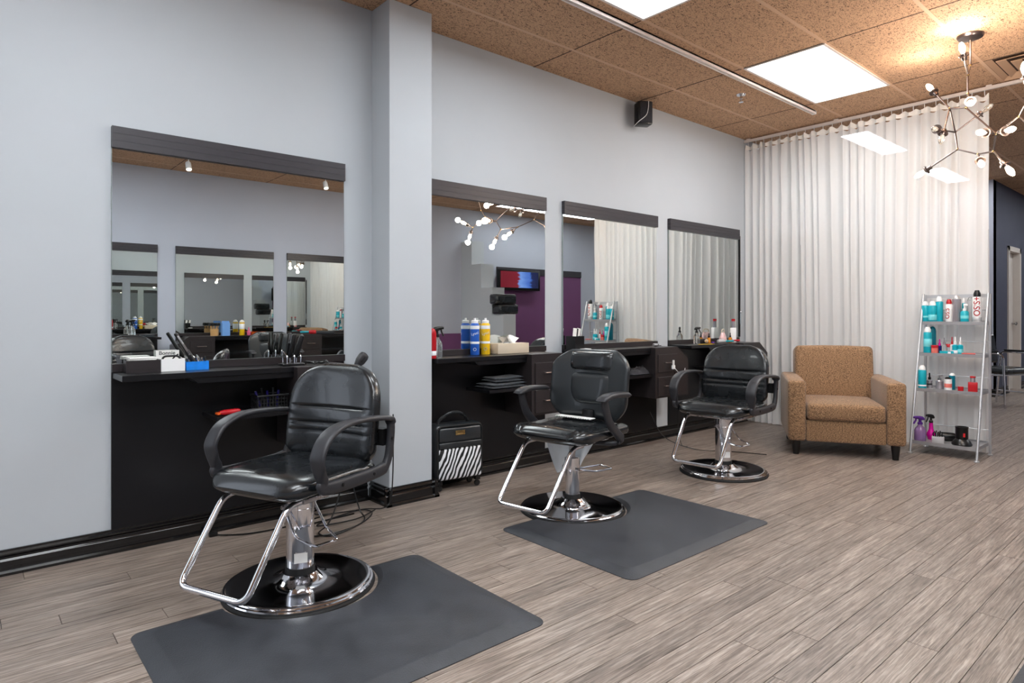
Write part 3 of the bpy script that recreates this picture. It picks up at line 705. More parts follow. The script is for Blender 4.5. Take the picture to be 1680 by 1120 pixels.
# ================================================================== MATS
def floor_mat(x0, x1, y0, y1, notch_x, notch_r, wallside, label):
    t = thing('salon_mat', label, 'floor mat', ((x0+x1)/2, (y0+y1)/2, 0), 0, 'anti-fatigue salon mats')
    cx, cy = (x0+x1)/2, (y0+y1)/2; hx, hy = (x1-x0)/2, (y1-y0)/2
    def outline(ins):
        pts = []; r = .045; a, b = hx-ins, hy-ins
        def corner(px, py, a0):
            return [(px+r*math.cos(a0+PI/2*k/6), py+r*math.sin(a0+PI/2*k/6)) for k in range(7)]
        pts += corner(-a+r, -b+r, PI); pts += corner(a-r, -b+r, 1.5*PI); pts += corner(a-r, b-r, 0)
        R = notch_r+ins*.35; nx = notch_x-cx; dy = .02
        al = math.asin(min(1, max(-1, (hy-ins+dy-hy)/R)))
        # circle centre on the wall-side edge (y = hy)
        n = 32
        a0 = math.acos(max(-1, min(1, (b-hy)/R))) if R else 0
        th0 = math.asin((b-hy)/R)
        for k in range(n+1):
            th = th0 - (PI+2*th0)*k/n
            pts.append((nx+R*math.cos(th), hy+R*math.sin(th)))
        pts += corner(-a+r, b-r, PI/2)
        if not wallside: pts = [(x, -y) for x, y in pts][::-1]
        return pts
    m = MB(); m.loft([[Vector((x, y, z)) for x, y in outline(i)] for i, z in ((0, 0), (0, .003), (.055, .021), (.062, .022))], caps=True)
    m.build('mat_body', M['mat'], t, 25)
floor_mat(.45, 1.632, 1.685, 2.58, 1.075, .312, True, 'dark grey rubber floor mat under the nearest salon chair')
floor_mat(2.15, 3.335, 1.71, 2.585, 2.70, .312, True, 'dark grey rubber floor mat under the middle salon chair')
floor_mat(1.75, 2.93, -.43, .481, 2.3, .312, False, 'dark rubber mat just touching the bottom right corner of the picture')

# ================================================================== ARMCHAIR
t = thing('armchair', 'tan tweed armchair with black tapered feet in front of the curtain', 'armchair', (5.315, 2.11, 0), math.radians(210))
S = M['sofa']
def rbox(name, x0, x1, y0, y1, z0, z1, bev, parent, puff=0, m=None):
    b = MB(); b.box(x0, x1, y0, y1, z0, z1, bev, 3)
    bmesh.ops.subdivide_edges(b.b, edges=b.b.edges[:], cuts=2, use_grid_fill=True)
    if puff:
        c = Vector(((x0+x1)/2, (y0+y1)/2, (z0+z1)/2)); h_ = Vector(((x1-x0)/2, (y1-y0)/2, (z1-z0)/2))
        for v in b.b.verts:
            q = v.co-c; a, e, g = q.x/h_.x, q.y/h_.y, q.z/h_.z
            v.co.z += puff*g*(1-a**4)*(1-e**4); v.co.x += puff*.6*a*(1-g**4)*(1-e**4)
    return b.build(name, m or S, parent, 60)
for s in (-1, 1): rbox('arm', -.78, .04, min(s*.285, s*.42), max(s*.285, s*.42), .115, .6, .025, t, .004)
rbox('front_rail', -.7, .028, -.285, .285, .115, .285, .012, t)
rbox('back_frame', -.84, -.68, -.42, .42, .115, .6, .03, t)
bkc = rbox('back_cushion', -.12, .10, -.315, .315, 0, .48, .035, t, .012); bkc.location = (-.66, 0, .365); bkc.rotation_euler = (0, math.radians(-9), 0)
rbox('seat_cushion', -.6, .05, -.28, .28, .288, .42, .03, t, .012)
for x in (-.06, -.74):
    for s in (-1, 1): MB().lathe([(0, 0), (.022, 0), (.034, .116), (0, .116)], 18, (x+.04, s*.355, 0)).build('foot', M['darkwood'], t)

# ================================================================== LADDER SHELF
SHX = lambda z: 5.89+.33*z/1.3
t = thing('ladder_shelf', 'silver four-tier ladder shelf holding hair products beside the armchair', 'shelf unit', (6.06, 1.605, 0))
ox, oy = 6.06, 1.605
yl, yr = 1.832-oy, 1.378-oy; xb = 6.275-ox
for y in (yl, yr):
    MB().cyl((SHX(0)-ox, y, .01), (SHX(1.3)-ox, y, 1.305), .0095).build('front_leg', M['silverpaint'], t)
    MB().box(xb-.01, xb+.01, y-.008, y+.008, .01, 1.3, .002, 1).build('back_leg', M['silverpaint'], t)
    for x in (SHX(0)-ox, xb): MB().lathe([(0, 0), (.02, 0), (.02, .006), (.012, .012), (0, .012)], 16, (x, y, 0)).build('foot_pad', M['silverpaint'], t)
SZ = [1.07, .81, .52, .10]
for z in SZ:
    xf = SHX(z)-ox+.004
    tr = MB(); tr.box(xf, xb-.012, yr+.012, yl-.012, z-.008, z-.002); tr.build('shelf_tray', M['traygrey'], t, 0)
    rm = MB(); rm.box(xf-.006, xf, yr+.01, yl-.01, z-.022, z+.004); rm.box(xb-.012, xb-.008, yr+.01, yl-.01, z-.022, z+.012)
    for y in (yr+.008, yl-.012): rm.box(xf, xb-.012, y, y+.004, z-.022, z+.004)
    rm.build('tray_rim', M['traygrey'], t, 0)
    MB().cyl((xb, yr, z+.1), (xb, yl, z+.1), .004, n=8).build('back_rail', M['silverpaint'], t)
MB().box(xb-.006, xb+.006, yr, yl, 1.27, 1.298).build('top_rail', M['silverpaint'], t, 0)

# ---- bottles
def bottle(name, label, cat, loc, h, r, kind, body, cap, group, deco=None, rz=0, lettering=None):
    t = thing(name, label, cat, loc, rz, group)
    if kind == 'can':      # aerosol
        hb = h*.80
        MB().lathe([(0, 0), (r*.96, 0), (r, h*.01), (r, hb*.95), (r*.93, hb*.98), (r*.7, hb), (0, hb)], 24).build('body', body, t)
        MB().lathe([(0, hb), (r*.78, hb), (r*.78, hb+h*.09), (r*.6, h*.95), (r*.45, h), (0, h)], 20).build('cap', cap, t)
    elif kind == 'dome':   # aerosol with full dome cap
        hb = h*.84
        MB().lathe([(0, 0), (r*.96, 0), (r, h*.01), (r, hb), (0, hb)], 24).build('body', body, t)
        MB().lathe([(0, hb), (r*.94, hb), (r*.92, hb+h*.05), (r*.7, h*.94), (r*.42, h*.985), (0, h)], 20).build('cap', cap, t)
    elif kind == 'pump':
        hb = h*.62
        MB().lathe([(0, 0), (r*.95, 0), (r, h*.02), (r, hb*.88), (r*.8, hb*.97), (r*.42, hb), (0, hb)], 24).build('body', body, t)
        MB().lathe([(0, hb), (r*.46, hb), (r*.46, hb+h*.12), (r*.2, hb+h*.13), (r*.18, h*.88), (0, h*.88)], 16).build('collar', cap, t)
        MB().box(-r*.28, r*.75, -r*.2, r*.2, h*.88, h, r*.08).build('pump_head', cap, t)
    elif kind == 'square':
        MB().box(-r, r, -r*.8, r*.8, 0, h*.62, r*.15).build('body', body, t)
        MB().lathe([(0, h*.62), (r*.55, h*.62), (r*.5, h*.9), (0, h*.9)], 18).build('neck', M['silvercan'], t); MB().lathe([(0, h*.9), (r*.6, h*.9), (r*.6, h), (0, h)], 18).build('cap', cap, t)
    elif kind == 'dropper':
        hb = h*.55
        MB().lathe([(0, 0), (r*.95, 0), (r, h*.02), (r, hb*.9), (r*.5, hb), (0, hb)], 20).build('body', body, t)
        MB().lathe([(0, hb), (r*.52, hb), (r*.52, hb+h*.15), (r*.3, hb+h*.18), (r*.26, h*.97), (0, h)], 16).build('cap', cap, t)
    elif kind == 'jar':
        MB().lathe([(0, 0), (r*.96, 0), (r, h*.04), (r, h*.66), (0, h*.66)], 24).build('body', body, t)
        MB().lathe([(0, h*.67), (r*1.03, h*.67), (r*1.03, h*.97), (r*.97, h), (0, h)], 24).build('lid', cap, t)
    if deco:
        z0, z1, dm = deco
        MB().lathe([(r*1.004, h*z0), (r*1.012, h*z0+.0004), (r*1.012, h*z1-.0004), (r*1.004, h*z1)], 24, caps=False).build('print_band', dm, t)
    if lettering:
        body_, size, lm, vert, zc, off = lettering
        mt = Matrix.Translation((off, 0, h*zc)) @ RX90 @ (Matrix.Rotation(PI/2, 4, 'Z') if vert else Matrix())
        text('lettering', body_, size, lm, t, mt, wrap=r*1.005)
    return t
def face(loc): return math.atan2(O.y-loc[1], O.x-loc[0])+PI/2    # turn local -y towards the room's viewer side
def shelfpos(k, u, fx, r=.02):
    z = SZ[k]-.002; xa_ = SHX(z)+.010+r; xb_ = 6.262-r; X = xa_+(max(xa_, xb_)-xa_)*fx
    return (X, yat(u, X), z)
GS = ['hair products on the top tier', 'hair products on the second tier', 'hair products on the third tier', 'things on the bottom tier']
def prod(k, u, vtop, wpx, fx, name, label, kind, body, cap, deco=None, lettering=None, cat='bottle'):
    p = shelfpos(k, u, fx, wpx/2/FPX*5.4); dep = Vector(p).dot(FW)
    h = (CAMZ+(HOR-vtop)/FPX*dep)-p[2]; r = max(.008, wpx/2/FPX*dep)
    return bottle(name, label, cat, p, h, r, kind, M[body], M[cap], GS[k], deco and (deco[0], deco[1], M[deco[2]]), face(p), lettering)
LT = ('OSiS+', .062, M['redprint'], True, .5, 0)
prod(0, 1518, 494, 11, 0, 'hairspray_can', 'teal hairspray can at the left end of the top tier', 'can', 'teal', 'white', (.22, .3, 'teallight'))
prod(0, 1530, 494, 12, 0, 'hairspray_can', 'teal hairspray can second from the left on the top tier, in front', 'can', 'teal', 'white', (.1, .36, 'teallight'))
prod(0, 1541, 486, 11, 1, 'hairspray_can', 'tall teal hairspray can at the back of the top tier', 'can', 'teal', 'white')
prod(0, 1557, 491, 10, 0, 'hairspray_can', 'slim white can with a red cap on the top tier', 'can', 'white', 'red', None, ('OSiS', .045, M['redprint'], True, .38, -.012))
prod(0, 1569.5, 483.5, 12, .5, 'hairspray_can', 'plain silver hairspray can in the middle of the top tier', 'dome', 'silvercan', 'greycan')
prod(0, 1581, 489, 5, 1, 'hairspray_can', 'narrow teal can behind the pump bottle on the top tier', 'can', 'teal', 'white')
prod(0, 1582.5, 498, 11.5, 0, 'foam_bottle', 'teal foam bottle with a white pump on the top tier', 'pump', 'teal', 'white', (.2, .36, 'teallight'))
prod(0, 1592, 487, 9.5, 1, 'hairspray_can', 'pale grey can left of the tall white can', 'dome', 'greycan', 'clear')
prod(0, 1603, 476, 13, 0, 'hairspray_can', 'tall white can with red vertical lettering and black cap', 'can', 'white', 'plastic', (.03, .16, 'greycan'), LT)
prod(1, 1522, 536, 12, .1, 'hairspray_can', 'teal hairspray can at the left end of the second tier', 'can', 'teal', 'white', (.25, .55, 'teallight'))
prod(1, 1530, 535, 10, 1, 'hairspray_can', 'dark teal can behind another can on the second tier', 'dome', 'tealdark', 'tealdark')
prod(1, 1533.5, 566, 10, 0, 'cream_jar', 'red jar with pale label on the second tier', 'jar', 'salmon', 'red', None, None, 'jar')
prod(1, 1541.5, 556, 7, .45, 'serum_bottle', 'small navy bottle with a magenta cap', 'dropper', 'navycap', 'magenta')
prod(1, 1549, 553.5, 7.5, .5, 'serum_bottle', 'small clear serum bottle with a silver top', 'dropper', 'clear', 'silvercan')
prod(1, 1556, 564, 7, .7, 'cream_jar', 'small grey jar behind the flat teal box', 'jar', 'greycan', 'red', None, None, 'jar')
prod(1, 1562, 552, 6, .62, 'serum_bottle', 'small white bottle with a tall red cap', 'dropper', 'white', 'red')
p = shelfpos(1, 1553.5, 0, .016)
tb = thing('flat_box', 'flat teal product box lying at the front of the second tier', 'box', p, face(p), GS[1]); MB().box(-.05, .046, -.014, .014, 0, .025, .001).build('carton', M['teal'], tb, 0); MB().box(.006, .026, -.0146, -.0138, .004, .02).build('label_patch', M['whiteprint'], tb, 0)
prod(1, 1567, 552, 8, .3, 'serum_bottle', 'teal bottle with a white dropper, left of two alike', 'dropper', 'teal', 'white', (.05, .22, 'whiteprint'))
prod(1, 1575.7, 552, 8, .34, 'serum_bottle', 'teal bottle with a white dropper, right of two alike', 'dropper', 'teal', 'white', (.1, .3, 'teallight'))
p = shelfpos(1, 1589, .0, .022)
tb = thing('flat_box', 'thin red box lying at the right of the second tier', 'box', p, face(p), GS[1]); MB().box(-.045, .045, -.02, .02, 0, .010, .001).build('carton', M['red'], tb, 0); MB().box(-.045, .045, -.02, .02, .0101, .014).build('lid', M['salmon'], tb, 0)
prod(2, 1513, 599, 12, .1, 'hairspray_can', 'tall teal can at the left end of the third tier', 'can', 'teal', 'white', (.1, .16, 'whiteprint'))
prod(2, 1525, 611, 8, .5, 'styling_bottle', 'slim ribbed silver bottle with a black top', 'dropper', 'silvercan', 'plastic', (.2, .3, 'darkprint'))
prod(2, 1541.5, 614, 11, .35, 'styling_bottle', 'silver pump bottle in the middle of the third tier', 'pump', 'silvercan', 'steel')
prod(2, 1555.5, 618, 10.5, .15, 'styling_bottle', 'white bottle with a small black cap on the third tier', 'dome', 'white', 'plastic', (.2, .5, 'salmon'))
prod(2, 1562, 611.5, 9, .55, 'styling_bottle', 'teal bottle with white shoulder behind the white bottle', 'dome', 'tealdark', 'white')
prod(2, 1576, 634, 8, .12, 'cream_jar', 'small red jar on the third tier', 'jar', 'red', 'red', None, None, 'jar')
prod(2, 1596, 617, 13, .2, 'styling_bottle', 'square red bottle with a metal neck on the third tier', 'square', 'red', 'red')

def spray(name, label, loc, h, r, body, head, rz, group=None, flare=False):
    t = thing(name, label, 'spray bottle', loc, rz, group); hb = h*.66
    if flare: pr = [(0, 0), (r*.7, 0), (r*.75, h*.02), (r, h*.16), (r*.95, h*.25), (r*.5, h*.4), (r*.42, hb), (0, hb)]
    else: pr = [(0, 0), (r*.94, 0), (r, h*.02), (r, hb*.62), (r*.85, hb*.75), (r*.4, hb*.93), (r*.38, hb), (0, hb)]
    MB().lathe(pr, 24).build('body', body, t)
    MB().lathe([(0, hb), (r*.45, hb), (r*.45, hb+h*.07), (r*.3, hb+h*.1), (0, hb+h*.1)], 18).build('collar', head, t)
    m = MB(); rings = []
    for x, zc, a, b in ((-r*.75, h*.875, .3, .05), (-r*.5, h*.9, .34, .08), (0, h*.915, .36, .085), (r*.5, h*.935, .32, .065), (r*.95, h*.95, .28, .05), (r*1.25, h*.945, .2, .04)):
        rings.append([Vector((x, r*a*math.cos(q*PI/6), zc+h*b*math.sin(q*PI/6))) for q in range(12)])
    m.loft(rings); hd = m.build('spray_head', head, t, 60)
    MB().cyl((0, 0, hb+h*.08), (0, 0, h*.9), r*.26).build('stem', head, t)
    MB().tube(spline([(r*.75, 0, h*.93), (r*.85, 0, h*.82), (r*1.15, 0, h*.72), (r*1.2, 0, h*.68)], 4), [r*.16]*13, 8).build('trigger', head, t)
    MB().cyl((0, 0, .006), (0, 0, hb), .002, n=6).build('dip_tube', M['white'], t)
    return t
def sp_at(u, vtop, wpx, k, fx, **kw):
    p = shelfpos(k, u, fx, wpx/2/FPX*5.3); dep = Vector(p).dot(FW); return p, (CAMZ+(HOR-vtop)/FPX*dep)-p[2], wpx/2/FPX*dep
p, h, r = sp_at(1509.5, 682, 17, 3, .05)
spray('spray_bottle', 'violet see-through spray bottle on the bottom tier', p, h, r, M['violetclear'], M['violet'], math.radians(140), GS[3])
p, h, r = sp_at(1527.5, 679, 13, 3, .5)
spray('spray_bottle', 'magenta flared spray bottle with a black trigger head', p, h, r, M['magenta'], M['plastic'], math.radians(140), GS[3], True)
p = shelfpos(3, 1539, 0, .036); tb = thing('small_tub', 'small white tub holding black clips on the bottom tier', 'tub', p, face(p), GS[3])
m = MB(); m.box(-.042, .042, -.03, .03, 0, .052, .004); m.build('tub_body', M['greycan'], tb)
for k in range(5): MB().tube([(-.03+k*.014, 0, .05), (-.032+k*.015, .006, .075), (-.022+k*.012, .01, .09+.008*(k % 2))], .005, 6).build('clip', M['plastic'], tb)
def hairdryer(name, label, loc, rz, tilt=0, s=1, group=None):
    t = thing(name, label, 'hair dryer', loc, rz, group)
    r = .042*s
    MB().lathe([(.0, -.07*s), (.03*s, -.07*s), (.04*s, -.05*s), (r, 0), (.04*s, .05*s), (.03*s, .09*s), (.028*s, .12*s), (.024*s, .12*s), (.02*s, .10*s), (0, .1*s)], 24, (0, 0, r), Matrix.Rotation(PI/2, 4, 'Y')).build('barrel', M['plastic'], t)
    MB().lathe([(.036*s, -.004), (.037*s, 0), (.032*s, .004), (0, .004)], 20, (-.072*s, 0, r), Matrix.Rotation(-PI/2, 4, 'Y')).build('intake_grille', M['steel'], t)
    MB().tube(spline([(-.02*s, .02*s, r), (-.03*s, .09*s, r*.8), (-.045*s, .16*s, r*.55), (-.05*s, .18*s, r*.5)], 5), [.02*s]*12+[.017*s]*4, 12).build('handle', M['plastic'], t)
    return t
p = shelfpos(3, 1553, .6, .05); hairdryer('hair_dryer', 'black hair dryer lying in the middle of the bottom tier', p, math.radians(-70), s=.85, group=GS[3])
p = shelfpos(3, 1578, .05, .07); tb = thing('diffuser_nozzle', 'black hair dryer nozzle standing on a rounded base on the bottom tier', 'hair tool', p, face(p), GS[3])
MB().lathe([(0, 0), (.066, 0), (.07, .01), (.058, .035), (.04, .052), (0, .056)], 28).build('diffuser_bowl', M['plastic'], tb)
MB().lathe([(.038, .05), (.043, .056), (.043, .135), (.045, .14), (.045, .146), (.038, .146), (.036, .08)], 28, caps=False).build('nozzle_sleeve', M['plastic'], tb)
MB().box(.008, .022, -.0445, -.042, .07, .1).build('label_patch', M['redprint'], tb, 0)

# ================================================================== CHANDELIER
cp = onz(1592, 58, CZ)
t = thing('chandelier', 'branching metal chandelier with glowing bare bulbs hanging by the curtain', 'chandelier', cp)
def q(u, v, d): return at(u, v, d)-cp
MB().lathe([(0, 0), (.078, 0), (.078, -.006), (.07, -.02), (.035, -.03), (.012, -.034), (0, -.034)], 32).build('canopy', M['nickel'], t)
d0 = cp.dot(FW)-0
ND = dict(S=(1592, 107, d0), A=(1588, 123, d0), B=(1588, 154, d0-.02), Cc=(1585, 177, d0), D=(1558, 178, d0+.14), F=(1634, 219, d0-.26), G=(1567, 217, d0+.28), H=(1571, 245, d0+.2), I=(1605, 253, d0), J=(1630, 248, d0-.2), Mm=(1672, 191, d0-.4), Nn=(1686, 165, d0-.45), K2=(1700, 215, d0-.55))
Q = {k: q(*v) for k, v in ND.items()}
def rod(a, b): 
    MB().cyl(a, b, .0055, n=10).build('rod', M['nickel'], t)
MB().cyl((0, 0, -.03), Q['S'], .007, n=10).build('stem', M['nickel'], t)
for a, b in (('S', 'A'), ('A', 'B'), ('B', 'Cc'), ('Cc', 'D'), ('Cc', 'F'), ('G', 'H'), ('H', 'I'), ('I', 'J'), ('J', 'F'), ('F', 'Mm'), ('Mm', 'Nn'), ('Mm', 'K2')): rod(Q[a], Q[b])
rod(Q['G'], Q['D'])
for k in Q: MB().lathe([(0, -.009), (.006, -.007), (.009, 0), (.006, .007), (0, .009)], 10, Q[k]).build('joint', M['brass'], t)
def lampend(a, u, v, d, lit=True):
    """rod from node a to a socket whose bulb tip is seen at u,v"""
    tip = q(u, v, d); ax = (tip-a).normalized(); L_ = (tip-a).length
    rl = max(.02, L_-.115); rod(a, a+ax*rl)
    Rm = ax.to_track_quat('Z', 'Y').to_matrix().to_4x4(); og = a+ax*rl
    s = MB().lathe([(0, 0), (.014, 0), (.016, .012), (.016, .045), (.013, .05), (0, .05)], 16, og, Rm).build('socket', M['nickel'], t)
    MB().lathe([(.016, .028), (.029, .03), (.031, .038), (.029, .038), (.016, .034)], 20, og, Rm, caps=False).build('socket_cup', M['nickel'], s)
    MB().lathe([(0, .05), (.011, .05), (.013, .058), (.018, .078), (.019, .09), (.015, .108), (.008, .122), (0, .126)], 18, og, Rm).build('bulb', M['bulb'] if lit else M['bulboff'], t, 80)
    if lit:
        l = bpy.data.lights.new('bulb_light', 'POINT'); l.energy = BULB_W; l.color = (1, .86, .74); l.shadow_soft_size = .03
        lo = bpy.data.objects.new('bulb_light', l); C.objects.link(lo); lo.parent = t; lo.location = og+ax*.16
lampend(Q['A'], 1577, 72, d0-.1); lampend(Q['B'], 1593, 170, d0-.3); lampend(Q['D'], 1522, 140, d0+.3); lampend(Q['D'], 1543, 234, d0+.05, False)
lampend(Q['G'], 1627, 172, d0+.12, False); lampend(Q['G'], 1531, 211, d0-.05, False); lampend(Q['H'], 1503, 290, d0+.42); lampend(Q['I'], 1611, 272, d0-.12)
lampend(Q['J'], 1662, 286, d0-.3); lampend(Q['F'], 1664, 211, d0-.42); lampend(Q['F'], 1604, 217, d0-.34); lampend(Q['Nn'], 1680, 104, d0-.5); lampend(Q['K2'], 1718, 250, d0-.6); lampend(Q['K2'], 1716, 185, d0-.68)

# ================================================================== SUITCASE
t = thing('suitcase', 'small black wheeled suitcase with a zebra print front by the pillar', 'suitcase', (2.463, 3.425, 0), math.radians(-7))
b = MB(); b.box(-.175, .175, -.07, .07, .065, .425, .03, 4); b.build('shell', M['leather2'], t, 60)
b = MB(); rings = []
MB().box(-.155, .155, -.086, -.069, .075, .272, .01, 2).build('zebra_panel', M['zebra'], t, 60)
MB().box(-.155, .155, -.084, -.069, .312, .405, .012, 2).build('upper_panel', M['leather2'], t, 60); MB().box(-.155, .155, -.088, -.069, .274, .311, .006, 2).build('leather_band', M['leather2'], t, 60)
MB().tube(fillet([(-.165, -.072, .075), (.165, -.072, .075), (.165, -.072, .415), (-.165, -.072, .415)], .04, 6, True), .006, 8, True).build('zip_piping', M['rubber'], t)
MB().box(-.04, .03, -.0875, -.0835, .355, .385, .004).build('name_plate', M['brass'], t)
MB().tube(spline([(-.13, -.01, .422), (-.12, -.015, .45), (-.06, -.02, .485), (0, -.02, .492), (.05, -.02, .475), (.085, -.015, .44), (.09, -.01, .424)], 6), .011, 10).build('carry_handle', M['leather'], t)
for x in (-.14, .14):
    for y in (-.05, .05):
        wl = MB().lathe([(0, -.009), (.018, -.009), (.02, -.005), (.02, .005), (.018, .009), (0, .009)], 16, (x, y, .0201), RX90).build('wheel', M['rubber'], t)
        MB().box(x-.018, x+.018, y-.016, y+.016, .041, .066, .004).build('caster_mount', M['plastic'], wl)

# ================================================================== COUNTER ITEMS
CT = .8545
# --- station 1
x0, x1 = xat(203, 3.43), xat(259, 3.43)
t = thing('storage_box', 'low worn black box holding white papers on the nearest counter', 'box', ((x0+x1)/2+.01, 3.462, CT), math.radians(-3))
w_ = (x1-x0)/2; b = MB()
for a in ((-w_, w_, -.05, -.046, 0, .058), (-w_, w_, .046, .05, 0, .058), (-w_, -w_+.004, -.046, .046, 0, .058), (w_-.004, w_, -.046, .046, 0, .058), (-w_, w_, -.046, .046, 0, .004)): b.box(*a)
b.build('box_body', M['brownblack'], t, 0)
for k in range(4): MB().box(-.06, .055, -.04, .04, .045+.007*k, .05+.007*k).build('paper', M['paper'], t, 0).rotation_euler = (0, 0, .06*(k-1.5))
x0, x1 = xat(264, 3.43), xat(303, 3.43)
t = thing('card_holder', 'white open box with a taller lettered back on the nearest counter', 'box', ((x0+x1)/2, 3.462, CT), math.radians(-2))
w_ = (x1-x0)/2; b = MB()
for a in ((-w_, w_, -.045, -.041, 0, .06), (-w_, -w_+.004, -.041, .045, 0, .06), (w_-.004, w_, -.041, .045, 0, .06), (-w_, w_, -.041, .045, 0, .004)): b.box(*a)
b.build('tray', M['white'], t, 0); MB().box(-w_-.006, w_-.008, .0455, .0495, 0, .098).build('back_card', M['paper'], t, 0)
text('lettering', 'Bonnie', .026, M['darkprint'], t, Matrix.Translation((-.01, .045, .084)) @ RX90)
MB().tube(fillet([(-.04, .0, .02), (-.04, -.01, .072), (.035, -.01, .072), (.045, 0, .02)], .02, 5), .005, 8).build('black_band', M['plastic'], t)
x0, x1 = xat(305, 3.43), xat(342, 3.43)
t = thing('clip_box', 'bright blue box full of silver hair clips on the nearest counter', 'box', ((x0+x1)/2, 3.462, CT))
w_ = (x1-x0)/2; b = MB()
for a in ((-w_, w_, -.04, -.037, 0, .042), (-w_, w_, .037, .04, 0, .042), (-w_, -w_+.003, -.037, .037, 0, .042), (w_-.003, w_, -.037, .037, 0, .042), (-w_, w_, -.037, .037, 0, .003)): b.box(*a)
b.build('box_body', M['bluebright'], t, 0)
for k in range(9):
    a = random.uniform(-.4, .4); px = -w_+.012+k*(2*w_-.024)/8
    MB().tube([(px, -.03, .03), (px+.01*math.sin(a), 0, .05+.006*(k % 3)), (px+.02*math.sin(a), .03, .046)], .0042, 6).build('hair_clip', M['steel' if k % 2 else 'plastic'], t)
def flat_iron(label, loc, rot, L_=.25):
    t = thing('flat_iron', label, 'hair iron', loc); t.rotation_euler = rot
    for s in (-1, 1):
        rings = []
        for f, a, b_ in ((0, .010, .006), (.15, .014, .010), (.5, .015, .011), (.55, .013, .009), (.95, .012, .008), (1, .008, .005)):
            rings.append([Vector((x, s*(.011+.006*f)+y, L_*f)) for x, y in sring(a, b_, 3, 12)])
        m = MB(); m.loft(rings); m.build('iron_arm', M['plastic'], t, 60)
        MB().box(-.01, .01, min(s*.0085, s*.004), max(s*.0085, s*.004), L_*.58, L_*.94).build('heat_plate', M['steel'], t, 0)
    MB().tube(spline([(0, 0, 0), (0, .01, -.03), (.03, .03, -.045), (.07, .04, -.03)], 5), .004, 6).build('power_cord', M['plastic'], t)
    return t
hx = xat(478, 3.40)
t = thing('tool_holder', 'small chrome and black styling tool holder on the nearest cabinet top', 'holder', (hx, 3.40, CT))
MB().box(-.06, .06, -.04, .04, 0, .012, .003).build('holder_base', M['plastic'], t)
for x in (-.035, .005, .04): MB().tube(fillet([(x, -.03, .012), (x, -.03, .055), (x, .03, .075), (x, .03, .012)], .012, 4), .004, 8).build('holder_loop', M['chrome'], t)
flat_iron('black flat iron leaning left in the tool holder by the first mirror', (hx-.015, 3.40, CT+.045), (math.radians(10), math.radians(2), .4), .13)
flat_iron('black flat iron leaning right in the tool holder by the first mirror', (hx+.022, 3.40, CT+.045), (math.radians(8), math.radians(16), -.3), .125)
t = thing('power_cord_coil', 'tangled black cord lying on the nearest cabinet top', 'cord', (xat(520, 3.39), 3.39, CT))
pts = [(.06*math.cos(a*1.3)+.02*math.sin(a*3), .05*math.sin(a*1.7), .006+.01*abs(math.sin(a*2.3))) for a in [k*.35 for k in range(34)]]
MB().tube(spline(pts, 4), .004, 6).build('cord_loop', M['plastic'], t)
hx2 = xat(324, 3.46)
t = thing('curling_iron', 'black and steel curling iron propped up behind the blue box', 'hair iron', (hx2, 3.455, CT+.005)); t.rotation_euler = (0, math.radians(-30), 0)
MB().lathe([(0, 0), (.012, 0), (.014, .02), (.013, .1), (.009, .11), (.009, .2), (.006, .205), (0, .205)], 16).build('wand', M['plastic'], t); MB().box(-.004, .004, -.016, -.009, .08, .19, .002).build('clamp', M['steel'], t)
MB().tube(spline([(0, 0, 0.01), (-.04, 0, .02), (-.08, 0, .06), (-.075, 0, .1), (-.04, -.003, .11)], 5), .0035, 6).build('power_cord', M['plastic'], t)
# object behind chair back
pc = ony(592, 596, 3.40)
t = thing('paddle_brush', 'black rounded brush head poking up behind the nearest chair back', 'hair brush', (pc.x-.03, 3.40, .828)); t.rotation_euler = (0, math.radians(40), 0)
m = MB(); m.loft([[Vector((x, y, .095*f)) for x, y in sring(a, b_, 2.8, 24)] for f, a, b_ in ((0, .016, .012), (.2, .022, .016), (.4, .029, .02), (.75, .03, .022), (.93, .025, .018), (1, .012, .009))]); m.build('brush_head', M['blackplastic'], t, 60)
MB().box(-.004, .004, -.024, -.018, .03, .07, .002).build('brush_seam', M['plastic'], t)
# lower shelf of station 1
LS = .6305
bx = xat(446, 3.38)
t = thing('basket', 'black plastic basket with brushes on the lower shelf of the nearest station', 'basket', (bx-.01, 3.39, LS))
for sx in (-1, 1):
    for k in range(7): MB().box(sx*.075-.0015, sx*.075+.0015, -.05+k*.0165-.002, -.05+k*.0165+.002, .004, .075).build('slat', M['wicker'], t, 0)
for sy in (-1, 1):
    for k in range(11): MB().box(-.075+k*.015-.002, -.075+k*.015+.002, sy*.05-.0015, sy*.05+.0015, .004, .075).build('slat', M['wicker'], t, 0)
for z in (.022, .04, .058):
    m = MB()
    for sy in (-1, 1): m.box(-.075, .075, sy*.05-.0012, sy*.05+.0012, z-.002, z+.002)
    for sx in (-1, 1): m.box(sx*.075-.0012, sx*.075+.0012, -.05, .05, z-.002, z+.002)
    m.build('hoop', M['wicker'], t, 0)
MB().tube([(-.08, -.055, .078), (.08, -.055, .078), (.08, .055, .078), (-.08, .055, .078)], .005, 8, True).build('rim', M['wicker'], t); MB().box(-.075, .075, -.05, .05, 0, .004).build('basket_floor', M['wicker'], t, 0)
for k in range(5): MB().tube([(-.05+k*.022, -.02+.012*(k % 3), .01), (-.075+k*.03, -.01, .10+.014*(k % 2))], .006, 8).build('brush_handle', M['plastic' if k % 2 else 'navycap'], t)
rx = xat(366, 3.33)
t = thing('hair_clipper', 'small red clipper lying at the front of the nearest lower shelf', 'hair clipper', (rx+.03, 3.33, LS), math.radians(10))
m = MB(); m.loft([[Vector((x, y, .014+z)) for y, z in sring(a, b_, 3, 14)] for x, a, b_ in ((-.05, .010, .008), (-.03, .018, .013), (.03, .02, .0135), (.05, .016, .011))]); m.build('clipper_body', M['red'], t, 60)
